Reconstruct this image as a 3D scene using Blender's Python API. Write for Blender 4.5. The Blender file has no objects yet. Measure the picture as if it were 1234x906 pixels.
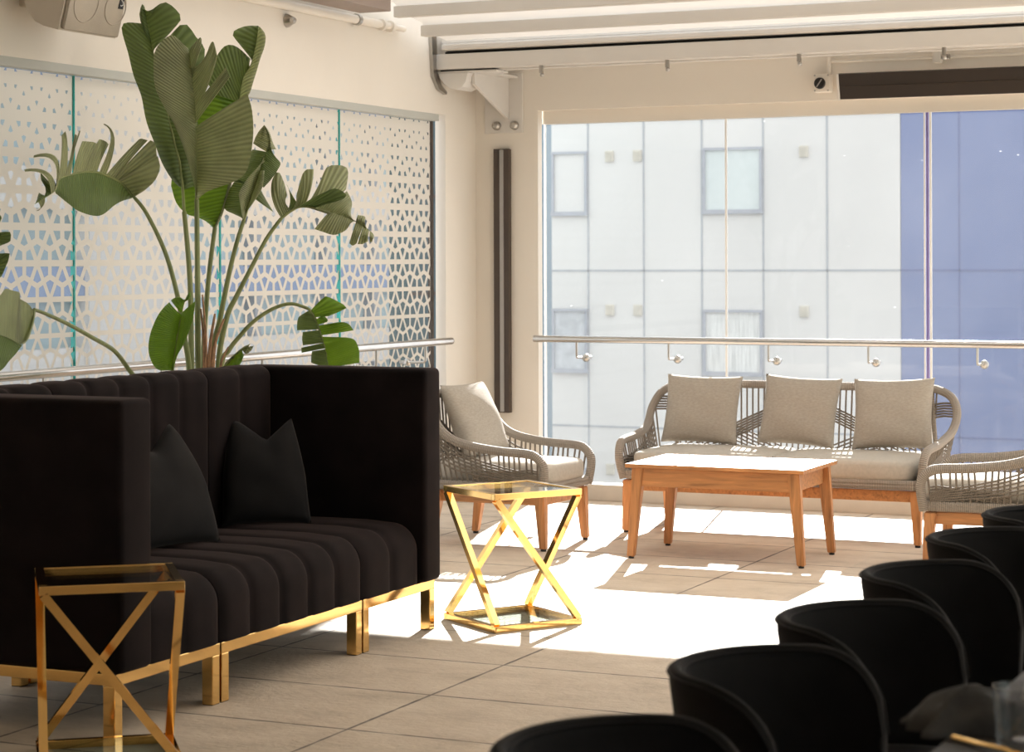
import bpy, bmesh, math, random
from mathutils import Vector, Matrix
random.seed(7)
PI = math.pi
scene = bpy.context.scene
COL = scene.collection
R = math.radians

# ------------------------------------------------------------------ camera
CF, CA, CH, CYAW = 2585.0, 0.0034, 1.5, R(24.72)
FWD = Vector((-math.sin(CYAW), math.cos(CYAW), 0))
RGT = Vector((math.cos(CYAW), math.sin(CYAW), 0))
UP = Vector((0, 0, 1))
cam = bpy.data.cameras.new('camera')
cam.sensor_width = 36.0
cam.sensor_fit = 'HORIZONTAL'
cam.lens = 36.0 * CF / 1234
cam.shift_y = (314 - 453) / 1234
cam.clip_end = 300
cam.dof.use_dof = True
cam.dof.focus_distance = 9.8
cam.dof.aperture_fstop = 6.3
co = bpy.data.objects.new('camera', cam)
COL.objects.link(co)
X_ = (RGT - CA * UP).normalized()
Y_ = (UP + CA * RGT).normalized()
Z_ = -FWD
m = Matrix((X_, Y_, Z_)).transposed().to_4x4()
m.translation = (0, 0, CH)
co.matrix_world = m
scene.camera = co


def sight(u, v, D):
    """the place at distance D ahead of the photographer that was measured at (u, v)"""
    du, dv = u - 617, v - 314
    return (Vector((0, 0, CH)) + D * FWD + D * (du - CA * dv) / CF * RGT - D * (CA * du + dv) / CF * UP)


# ------------------------------------------------------------------ materials
def nodes_of(name):
    mt = bpy.data.materials.new(name)
    mt.use_nodes = True
    nt = mt.node_tree
    nt.nodes.clear()
    return mt, nt, nt.nodes, nt.links


def ramp(N, cols):
    r = N.new('ShaderNodeValToRGB')
    e = r.color_ramp.elements
    e[0].position, e[0].color = cols[0][0], (*cols[0][1], 1)
    e[1].position, e[1].color = cols[-1][0], (*cols[-1][1], 1)
    for p, c in cols[1:-1]:
        k = e.new(p)
        k.color = (*c, 1)
    return r


def plain(name, col, rough=.6, metal=0.0, var=.08, scale=6.0, bump=0.0, bscale=60.0, sheen=0.0, sheen_tint=None, coat=0.0, spec=.5, stretch=None):
    mt, nt, N, L = nodes_of(name)
    out = N.new('ShaderNodeOutputMaterial')
    b = N.new('ShaderNodeBsdfPrincipled')
    L.new(b.outputs[0], out.inputs[0])
    tc = N.new('ShaderNodeTexCoord')
    src = tc.outputs['Object']
    if stretch:
        mp = N.new('ShaderNodeMapping')
        mp.inputs['Scale'].default_value = stretch
        L.new(src, mp.inputs[0])
        src = mp.outputs[0]
    nz = N.new('ShaderNodeTexNoise')
    nz.inputs['Scale'].default_value = scale
    nz.inputs['Detail'].default_value = 4
    L.new(src, nz.inputs['Vector'])
    lo = tuple(c * (1 - var) for c in col)
    hi = tuple(min(1, c * (1 + var)) for c in col)
    r = ramp(N, [(.3, lo), (.7, hi)])
    L.new(nz.outputs['Fac'], r.inputs[0])
    L.new(r.outputs[0], b.inputs['Base Color'])
    b.inputs['Roughness'].default_value = rough
    b.inputs['Metallic'].default_value = metal
    b.inputs['Specular IOR Level'].default_value = spec
    b.inputs['Coat Weight'].default_value = coat
    if sheen:
        b.inputs['Sheen Weight'].default_value = sheen
        b.inputs['Sheen Roughness'].default_value = .35
        b.inputs['Sheen Tint'].default_value = (*(sheen_tint or col), 1)
    if bump:
        n2 = N.new('ShaderNodeTexNoise')
        n2.inputs['Scale'].default_value = bscale
        n2.inputs['Detail'].default_value = 3
        L.new(src, n2.inputs['Vector'])
        bp = N.new('ShaderNodeBump')
        bp.inputs['Strength'].default_value = bump
        bp.inputs['Distance'].default_value = .004
        L.new(n2.outputs['Fac'], bp.inputs['Height'])
        L.new(bp.outputs[0], b.inputs['Normal'])
    return mt


def rope_mat(name, col, period=.009):
    """cord wound around a rail: stripes across the length of the tube (uv.y runs in metres)"""
    mt, nt, N, L = nodes_of(name)
    out = N.new('ShaderNodeOutputMaterial')
    b = N.new('ShaderNodeBsdfPrincipled')
    L.new(b.outputs[0], out.inputs[0])
    uv = N.new('ShaderNodeUVMap')
    sx = N.new('ShaderNodeSeparateXYZ')
    L.new(uv.outputs[0], sx.inputs[0])
    mul = N.new('ShaderNodeMath'); mul.operation = 'MULTIPLY'; mul.inputs[1].default_value = 2 * PI / period
    L.new(sx.outputs[1], mul.inputs[0])
    sn = N.new('ShaderNodeMath'); sn.operation = 'SINE'
    L.new(mul.outputs[0], sn.inputs[0])
    ma = N.new('ShaderNodeMath'); ma.operation = 'MULTIPLY_ADD'; ma.inputs[1].default_value = .5; ma.inputs[2].default_value = .5
    L.new(sn.outputs[0], ma.inputs[0])
    r = ramp(N, [(0, tuple(c * .55 for c in col)), (.5, col), (1, tuple(c * 1.08 for c in col))])
    L.new(ma.outputs[0], r.inputs[0])
    L.new(r.outputs[0], b.inputs['Base Color'])
    bp = N.new('ShaderNodeBump'); bp.inputs['Strength'].default_value = .7; bp.inputs['Distance'].default_value = .003
    L.new(ma.outputs[0], bp.inputs['Height'])
    L.new(bp.outputs[0], b.inputs['Normal'])
    b.inputs['Roughness'].default_value = .75
    return mt


def wood_mat(name, col, axis=(1.2, 14, 14)):
    mt, nt, N, L = nodes_of(name)
    out = N.new('ShaderNodeOutputMaterial')
    b = N.new('ShaderNodeBsdfPrincipled')
    L.new(b.outputs[0], out.inputs[0])
    tc = N.new('ShaderNodeTexCoord')
    mp = N.new('ShaderNodeMapping'); mp.inputs['Scale'].default_value = axis
    L.new(tc.outputs['Object'], mp.inputs[0])
    n1 = N.new('ShaderNodeTexNoise'); n1.inputs['Scale'].default_value = 4; n1.inputs['Detail'].default_value = 6; n1.inputs['Distortion'].default_value = .6
    L.new(mp.outputs[0], n1.inputs['Vector'])
    r = ramp(N, [(.25, tuple(c * .5 for c in col)), (.45, tuple(c * .88 for c in col)), (.6, col), (.78, tuple(min(1, c * 1.3) for c in col))])
    L.new(n1.outputs['Fac'], r.inputs[0])
    vo = N.new('ShaderNodeTexVoronoi'); vo.inputs['Scale'].default_value = 3.2
    mp2 = N.new('ShaderNodeMapping'); mp2.inputs['Scale'].default_value = (1, 1.6, 1.6)
    L.new(tc.outputs['Object'], mp2.inputs[0]); L.new(mp2.outputs[0], vo.inputs['Vector'])
    rk = ramp(N, [(.02, (.35, .3, .25)), (.07, (1, 1, 1))])
    L.new(vo.outputs['Distance'], rk.inputs[0])
    mx = N.new('ShaderNodeMixRGB'); mx.blend_type = 'MULTIPLY'; mx.inputs[0].default_value = 1
    L.new(r.outputs[0], mx.inputs[1]); L.new(rk.outputs[0], mx.inputs[2])
    L.new(mx.outputs[0], b.inputs['Base Color'])
    b.inputs['Roughness'].default_value = .45
    bp = N.new('ShaderNodeBump'); bp.inputs['Strength'].default_value = .15; bp.inputs['Distance'].default_value = .002
    L.new(n1.outputs['Fac'], bp.inputs['Height']); L.new(bp.outputs[0], b.inputs['Normal'])
    return mt


def floor_mat():
    mt, nt, N, L = nodes_of('stone_tiles')
    out = N.new('ShaderNodeOutputMaterial')
    b = N.new('ShaderNodeBsdfPrincipled')
    L.new(b.outputs[0], out.inputs[0])
    tc = N.new('ShaderNodeTexCoord')
    sp = N.new('ShaderNodeSeparateXYZ'); L.new(tc.outputs['Object'], sp.inputs[0])

    def joint(sock, off, size):
        a = N.new('ShaderNodeMath'); a.operation = 'ADD'; a.inputs[1].default_value = -off + size * 100.5
        L.new(sock, a.inputs[0])
        d = N.new('ShaderNodeMath'); d.operation = 'DIVIDE'; d.inputs[1].default_value = size
        L.new(a.outputs[0], d.inputs[0])
        f = N.new('ShaderNodeMath'); f.operation = 'FRACT'; L.new(d.outputs[0], f.inputs[0])
        s = N.new('ShaderNodeMath'); s.operation = 'SUBTRACT'; s.inputs[1].default_value = .5; L.new(f.outputs[0], s.inputs[0])
        ab = N.new('ShaderNodeMath'); ab.operation = 'ABSOLUTE'; L.new(s.outputs[0], ab.inputs[0])
        mm = N.new('ShaderNodeMath'); mm.operation = 'MULTIPLY'; mm.inputs[1].default_value = size; L.new(ab.outputs[0], mm.inputs[0])
        fl = N.new('ShaderNodeMath'); fl.operation = 'FLOOR'; L.new(d.outputs[0], fl.inputs[0])
        return mm.outputs[0], fl.outputs[0]
    # wobble of the cleft tile edges
    nw = N.new('ShaderNodeTexNoise'); nw.inputs['Scale'].default_value = 9; nw.inputs['Detail'].default_value = 3
    L.new(tc.outputs['Object'], nw.inputs['Vector'])
    wm = N.new('ShaderNodeMath'); wm.operation = 'MULTIPLY_ADD'; wm.inputs[1].default_value = .012; wm.inputs[2].default_value = -.006
    L.new(nw.outputs['Fac'], wm.inputs[0])
    jx, ix = joint(sp.outputs[0], -3.36, .953)
    jy, iy = joint(sp.outputs[1], 6.02, .595)
    mn = N.new('ShaderNodeMath'); mn.operation = 'MINIMUM'; L.new(jx, mn.inputs[0]); L.new(jy, mn.inputs[1])
    ad = N.new('ShaderNodeMath'); ad.operation = 'ADD'; L.new(mn.outputs[0], ad.inputs[0]); L.new(wm.outputs[0], ad.inputs[1])
    mask = ramp(N, [(.002, (0, 0, 0)), (.007, (1, 1, 1))])
    L.new(ad.outputs[0], mask.inputs[0])
    # per tile tone
    cb = N.new('ShaderNodeCombineXYZ'); L.new(ix, cb.inputs[0]); L.new(iy, cb.inputs[1])
    wn = N.new('ShaderNodeTexWhiteNoise'); wn.noise_dimensions = '2D'; L.new(cb.outputs[0], wn.inputs['Vector'])
    # veins along x
    mp = N.new('ShaderNodeMapping'); mp.inputs['Scale'].default_value = (1.0, 1.5, 1)
    L.new(tc.outputs['Object'], mp.inputs[0])
    n1 = N.new('ShaderNodeTexNoise'); n1.inputs['Scale'].default_value = 3.2; n1.inputs['Detail'].default_value = 9; n1.inputs['Roughness'].default_value = .68
    L.new(mp.outputs[0], n1.inputs['Vector'])
    c1 = ramp(N, [(.28, (.47, .385, .295)), (.48, (.62, .515, .405)), (.75, (.73, .625, .505))])
    L.new(n1.outputs['Fac'], c1.inputs[0])
    tr = ramp(N, [(0, (.9, .9, .9)), (1, (1.0, .99, .98))]); L.new(wn.outputs['Value'], tr.inputs[0])
    m1 = N.new('ShaderNodeMixRGB'); m1.blend_type = 'MULTIPLY'; m1.inputs[0].default_value = 1
    L.new(c1.outputs[0], m1.inputs[1]); L.new(tr.outputs[0], m1.inputs[2])
    m2 = N.new('ShaderNodeMixRGB'); m2.inputs[1].default_value = (.075, .06, .05, 1)
    L.new(mask.outputs[0], m2.inputs[0]); L.new(m1.outputs[0], m2.inputs[2])
    L.new(m2.outputs[0], b.inputs['Base Color'])
    b.inputs['Roughness'].default_value = .62
    b.inputs['Specular IOR Level'].default_value = .35
    n3 = N.new('ShaderNodeTexNoise'); n3.inputs['Scale'].default_value = 28; n3.inputs['Detail'].default_value = 8; n3.inputs['Roughness'].default_value = .65
    L.new(mp.outputs[0], n3.inputs['Vector'])
    hh = N.new('ShaderNodeMath'); hh.operation = 'MULTIPLY'; L.new(n3.outputs['Fac'], hh.inputs[0]); L.new(mask.outputs[0], hh.inputs[1])
    bp = N.new('ShaderNodeBump'); bp.inputs['Strength'].default_value = .85; bp.inputs['Distance'].default_value = .008
    L.new(hh.outputs[0], bp.inputs['Height']); L.new(bp.outputs[0], b.inputs['Normal'])
    return mt


def glass_mat(name, tint=(.975, .975, .97), dust=.0, dustcol=(.9, .92, .93), refl=1.0, marks=False):
    """thin architectural pane: clear, fresnel gloss and a little dust that scatters light"""
    mt, nt, N, L = nodes_of(name)
    out = N.new('ShaderNodeOutputMaterial')
    tr = N.new('ShaderNodeBsdfTransparent'); tr.inputs[0].default_value = (*tint, 1)
    gl = N.new('ShaderNodeBsdfGlossy'); gl.inputs['Roughness'].default_value = .01
    fr = N.new('ShaderNodeFresnel')
    geo = N.new('ShaderNodeNewGeometry')
    io = N.new('ShaderNodeMapRange'); io.inputs[3].default_value = 1.45; io.inputs[4].default_value = 1 / 1.45   # both faces reflect alike
    L.new(geo.outputs['Backfacing'], io.inputs[0]); L.new(io.outputs[0], fr.inputs[0])
    fm = N.new('ShaderNodeMath'); fm.operation = 'MULTIPLY'; fm.inputs[1].default_value = refl
    L.new(fr.outputs[0], fm.inputs[0])
    mx = N.new('ShaderNodeMixShader')
    L.new(fm.outputs[0], mx.inputs[0]); L.new(tr.outputs[0], mx.inputs[1]); L.new(gl.outputs[0], mx.inputs[2])
    last = mx
    if dust:
        tl = N.new('ShaderNodeBsdfTranslucent'); tl.inputs[0].default_value = (*dustcol, 1)
        df = N.new('ShaderNodeBsdfDiffuse'); df.inputs[0].default_value = (*dustcol, 1)
        ms = N.new('ShaderNodeMixShader'); ms.inputs[0].default_value = .4
        L.new(tl.outputs[0], ms.inputs[1]); L.new(df.outputs[0], ms.inputs[2])
        tc = N.new('ShaderNodeTexCoord')
        nz = N.new('ShaderNodeTexNoise'); nz.inputs['Scale'].default_value = 1.3; nz.inputs['Detail'].default_value = 5
        L.new(tc.outputs['Object'], nz.inputs['Vector'])
        mr = N.new('ShaderNodeMapRange'); mr.inputs[1].default_value = .3; mr.inputs[2].default_value = .7
        mr.inputs[3].default_value = dust * .75; mr.inputs[4].default_value = dust * 1.25
        L.new(nz.outputs['Fac'], mr.inputs[0])
        fac = mr.outputs[0]
        if marks:   # dried splashes on the pane
            mp = N.new('ShaderNodeMapping'); mp.inputs['Scale'].default_value = (1, 1, 1.8)
            L.new(tc.outputs['Object'], mp.inputs[0])
            vo = N.new('ShaderNodeTexVoronoi'); vo.inputs['Scale'].default_value = 5; vo.inputs['Randomness'].default_value = 1
            L.new(mp.outputs[0], vo.inputs['Vector'])
            rk = ramp(N, [(.02, (1, 1, 1)), (.05, (0, 0, 0))]); L.new(vo.outputs['Distance'], rk.inputs[0])
            n2 = N.new('ShaderNodeTexNoise'); n2.inputs['Scale'].default_value = 2.1
            L.new(tc.outputs['Object'], n2.inputs['Vector'])
            r2 = ramp(N, [(.46, (0, 0, 0)), (.58, (1, 1, 1))]); L.new(n2.outputs['Fac'], r2.inputs[0])
            mu = N.new('ShaderNodeMath'); mu.operation = 'MULTIPLY'; L.new(rk.outputs[0], mu.inputs[0]); L.new(r2.outputs[0], mu.inputs[1])
            m3 = N.new('ShaderNodeMath'); m3.operation = 'MULTIPLY_ADD'; m3.inputs[1].default_value = .22
            L.new(mu.outputs[0], m3.inputs[0]); L.new(fac, m3.inputs[2]); fac = m3.outputs[0]
        m2 = N.new('ShaderNodeMixShader')
        L.new(fac, m2.inputs[0]); L.new(mx.outputs[0], m2.inputs[1]); L.new(ms.outputs[0], m2.inputs[2])
        last = m2
    L.new(last.outputs[0], out.inputs[0])
    return mt


def translucent_mat(name, col, tcol, fac, rough=.6):
    mt, nt, N, L = nodes_of(name)
    out = N.new('ShaderNodeOutputMaterial')
    d = N.new('ShaderNodeBsdfDiffuse'); d.inputs[0].default_value = (*col, 1)
    t = N.new('ShaderNodeBsdfTranslucent'); t.inputs[0].default_value = (*tcol, 1)
    tc = N.new('ShaderNodeTexCoord')
    nz = N.new('ShaderNodeTexNoise'); nz.inputs['Scale'].default_value = 2.5
    L.new(tc.outputs['Object'], nz.inputs['Vector'])
    mr = N.new('ShaderNodeMapRange'); mr.inputs[3].default_value = fac * .95; mr.inputs[4].default_value = fac * 1.05
    L.new(nz.outputs['Fac'], mr.inputs[0])
    mx = N.new('ShaderNodeMixShader')
    L.new(mr.outputs[0], mx.inputs[0]); L.new(d.outputs[0], mx.inputs[1]); L.new(t.outputs[0], mx.inputs[2])
    L.new(mx.outputs[0], out.inputs[0])
    return mt


def leaf_mat(name, top, under, trans, freq=52):
    mt, nt, N, L = nodes_of(name)
    out = N.new('ShaderNodeOutputMaterial')
    uv = N.new('ShaderNodeUVMap'); sx = N.new('ShaderNodeSeparateXYZ'); L.new(uv.outputs[0], sx.inputs[0])
    mul = N.new('ShaderNodeMath'); mul.operation = 'MULTIPLY'; mul.inputs[1].default_value = 2 * PI * freq
    L.new(sx.outputs[1], mul.inputs[0])
    sn = N.new('ShaderNodeMath'); sn.operation = 'SINE'; L.new(mul.outputs[0], sn.inputs[0])
    ma = N.new('ShaderNodeMath'); ma.operation = 'MULTIPLY_ADD'; ma.inputs[1].default_value = .5; ma.inputs[2].default_value = .5
    L.new(sn.outputs[0], ma.inputs[0])
    tc = N.new('ShaderNodeTexCoord')
    nz = N.new('ShaderNodeTexNoise'); nz.inputs['Scale'].default_value = 7; nz.inputs['Detail'].default_value = 4
    L.new(tc.outputs['Object'], nz.inputs['Vector'])
    av = N.new('ShaderNodeMath'); av.operation = 'MULTIPLY_ADD'; av.inputs[1].default_value = .35; L.new(ma.outputs[0], av.inputs[0]); L.new(nz.outputs['Fac'], av.inputs[2])

    def var(c):
        r = ramp(N, [(.35, tuple(k * .74 for k in c)), (.95, tuple(k * 1.26 for k in c))]); L.new(av.outputs[0], r.inputs[0]); return r.outputs[0]
    geo = N.new('ShaderNodeNewGeometry')
    mxc = N.new('ShaderNodeMixRGB'); L.new(geo.outputs['Backfacing'], mxc.inputs[0])
    L.new(var(top), mxc.inputs[1]); L.new(var(under), mxc.inputs[2])
    b = N.new('ShaderNodeBsdfPrincipled'); L.new(mxc.outputs[0], b.inputs['Base Color'])
    b.inputs['Roughness'].default_value = .42
    b.inputs['Specular IOR Level'].default_value = .4
    bp = N.new('ShaderNodeBump'); bp.inputs['Strength'].default_value = .6; bp.inputs['Distance'].default_value = .008
    L.new(ma.outputs[0], bp.inputs['Height']); L.new(bp.outputs[0], b.inputs['Normal'])
    t = N.new('ShaderNodeBsdfTranslucent'); L.new(var(trans), t.inputs[0])
    mx = N.new('ShaderNodeMixShader'); mx.inputs[0].default_value = .3
    L.new(b.outputs[0], mx.inputs[1]); L.new(t.outputs[0], mx.inputs[2]); L.new(mx.outputs[0], out.inputs[0])
    return mt


def petiole_mat():
    mt, nt, N, L = nodes_of('leaf_stalk_green')
    out = N.new('ShaderNodeOutputMaterial')
    b = N.new('ShaderNodeBsdfPrincipled'); L.new(b.outputs[0], out.inputs[0])
    tc = N.new('ShaderNodeTexCoord')
    mp = N.new('ShaderNodeMapping'); mp.inputs['Scale'].default_value = (30, 30, 3); L.new(tc.outputs['Object'], mp.inputs[0])
    nz = N.new('ShaderNodeTexNoise'); nz.inputs['Scale'].default_value = 1.5; nz.inputs['Detail'].default_value = 3
    L.new(mp.outputs[0], nz.inputs['Vector'])
    r = ramp(N, [(.3, (.14, .17, .055)), (.7, (.24, .27, .11))]); L.new(nz.outputs['Fac'], r.inputs[0])
    L.new(r.outputs[0], b.inputs['Base Color'])
    b.inputs['Roughness'].default_value = .5
    return mt


M = {}
M['floor'] = floor_mat()
M['wall'] = plain('cream_plaster', (.76, .715, .65), .85, var=.02, scale=2, bump=.08, bscale=40)
M['white_metal'] = plain('cream_painted_metal', (.66, .635, .605), .5, var=.02)
M['white'] = plain('warm_white_paint', (.80, .75, .68), .55, var=.02)
M['dark_gap'] = plain('dark_gap_shade', (.02, .018, .016), .7)  # near-black colour standing in for the shade inside open gaps
M['grey_trim'] = plain('grey_window_trim', (.46, .47, .44), .5, var=.03)
M['brown_trim'] = plain('taupe_roof_rail', (.30, .24, .21), .6, var=.04)
M['curb'] = plain('pale_stone_curb', (.56, .50, .43), .7, var=.06, bump=.2)
M['fabric_roof'] = translucent_mat('roof_canvas', (.84, .80, .74), (.92, .885, .84), .35)
M['glass'] = glass_mat('dusty_window_glass', dust=.022, marks=True, refl=.55)
M['glass_clear'] = glass_mat('clear_glass', tint=(.93, .97, .95), refl=1.0)
M['glass_film_pane'] = glass_mat('side_window_glass', dust=.006, refl=.25)
M['film'] = translucent_mat('frosted_vinyl_film', (.66, .61, .54), (.74, .69, .61), .24)
M['glass_edge'] = plain('teal_glass_edge', (.02, .36, .34), .2, var=.2, scale=3)
M['glass_edge_blue'] = plain('violet_glass_edge', (.22, .18, .42), .2, var=.1)
M['glass_edge_white'] = plain('polished_glass_edge', (.85, .86, .86), .2, var=.03)
M['steel'] = plain('polished_steel', (.56, .55, .54), .2, 1.0, var=.04)
M['steel_dull'] = plain('brushed_steel', (.48, .46, .43), .32, 1.0, var=.06)
M['gold'] = plain('polished_gold_metal', (.90, .585, .225), .09, 1.0, var=.05, scale=9, bump=.02, bscale=12)
M['velvet'] = plain('dark_velvet', (.0095, .006, .006), .9, var=.4, scale=7, sheen=.15, sheen_tint=(.44, .28, .24), bump=.1, bscale=260, spec=.15)
M['velvet_grey'] = plain('charcoal_velvet', (.011, .010, .010), .85, var=.3, scale=7, sheen=.14, sheen_tint=(.40, .35, .31), bump=.1, bscale=260, spec=.15)
M['chair_fabric'] = plain('black_chair_fabric', (.010, .009, .009), .85, var=.2, scale=9, sheen=.12, sheen_tint=(.36, .32, .31), bump=.15, bscale=200, spec=.15)
M['black_metal'] = plain('black_metal', (.012, .011, .010), .4, var=.1)
M['rope'] = rope_mat('taupe_rope_wrap', (.33, .285, .24))
M['cord'] = rope_mat('taupe_cord', (.25, .21, .17), .006)
M['linen'] = plain('taupe_linen', (.40, .36, .31), .9, var=.10, scale=60, bump=.35, bscale=350, spec=.1, stretch=(1, 1, 3))
M['linen_pale'] = plain('pale_linen', (.47, .435, .385), .9, var=.06, scale=60, bump=.3, bscale=350, spec=.1)
M['teak'] = wood_mat('teak_wood', (.56, .25, .092))
M['teak_v'] = wood_mat('teak_wood_upright', (.56, .25, .092), (14, 14, 1.2))
M['rubber'] = plain('black_rubber', (.02, .02, .02), .8)
M['speaker'] = plain('speaker_plastic', (.60, .53, .44), .5, var=.03)
M['grille'] = plain('speaker_grille', (.42, .365, .30), .55, var=.12, scale=5, bump=.3, bscale=220)
M['heater'] = plain('dark_heater_glass', (.028, .020, .016), .35, var=.08)
M['strip'] = plain('dark_bronze_metal', (.055, .038, .028), .4, var=.1)
M['silver'] = plain('silver_diffuser', (.33, .32, .31), .35, var=.04)
M['facade'] = plain('white_cladding', (.58, .575, .565), .6, var=.015, scale=.6)
M['facade_blue'] = plain('blue_cladding', (.11, .155, .325), .6, var=.03, scale=.6)
M['band_blue'] = plain('pale_blue_cladding', (.24, .31, .46), .6, var=.03, scale=.6)
M['facade_grey'] = plain('blue_grey_cladding', (.20, .27, .33), .6, var=.03, scale=.6)
M['joint'] = plain('cladding_joint', (.33, .35, .38), .8)
M['joint_blue'] = plain('blue_cladding_joint', (.08, .11, .26), .8)
M['win_frame'] = plain('grey_window_frame', (.30, .32, .37), .5)
M['win_pane'] = plain('pale_window_pane', (.55, .61, .61), .15, var=.03)
M['win_dark'] = plain('grey_window_pane', (.45, .47, .50), .2, var=.15, scale=4)
M['curtain'] = plain('net_curtain', (.60, .61, .60), .8, var=.3, scale=9, stretch=(9, 1, .2))
M['vent'] = plain('beige_vent', (.52, .49, .42), .7, var=.1)
M['teal_wall'] = plain('teal_grey_cladding', (.045, .08, .09), .5, var=.15, scale=.8)
M['teal_glass'] = plain('pale_teal_glazing', (.36, .46, .49), .3, var=.25, scale=.5)
M['ground'] = plain('street_paving', (.33, .32, .31), .9, var=.1)
M['pot'] = plain('charcoal_planter', (.05, .05, .05), .6, var=.15)
M['soil'] = plain('potting_soil', (.03, .02, .013), .95, var=.4, scale=40, bump=1, bscale=60)
M['leaf_dark'] = leaf_mat('leaf_deep_green', (.105, .15, .055), (.20, .23, .12), (.15, .21, .04))
M['leaf_grey'] = leaf_mat('leaf_olive_underside', (.28, .295, .165), (.28, .295, .165), (.22, .26, .08))
M['leaf_pale'] = leaf_mat('leaf_pale_underside', (.34, .36, .215), (.34, .36, .215), (.24, .29, .09))
M['leaf_bright'] = leaf_mat('leaf_bright_green', (.10, .20, .015), (.13, .23, .03), (.2, .34, .02))
M['petiole'] = petiole_mat()
M['sheath'] = plain('dry_orange_sheath', (.30, .165, .085), .7, var=.5, scale=14, stretch=(12, 12, 2))
M['rib'] = plain('leaf_midrib', (.22, .25, .10), .5, var=.1)
M['napkin'] = plain('dark_grey_napkin', (.045, .042, .040), .85, var=.2, scale=30, bump=.3, bscale=260, sheen=.1)
M['table_top'] = plain('black_table_laminate', (.012, .010, .009), .55, var=.1, spec=.3)
M['white_paper'] = plain('white_card', (.75, .73, .71), .8)
M['logo_black'] = plain('logo_plate_black', (.02, .02, .025), .4)
M['tumbler'] = glass_mat('tumbler_glass', tint=(.86, .86, .86), refl=1.3)


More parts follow.
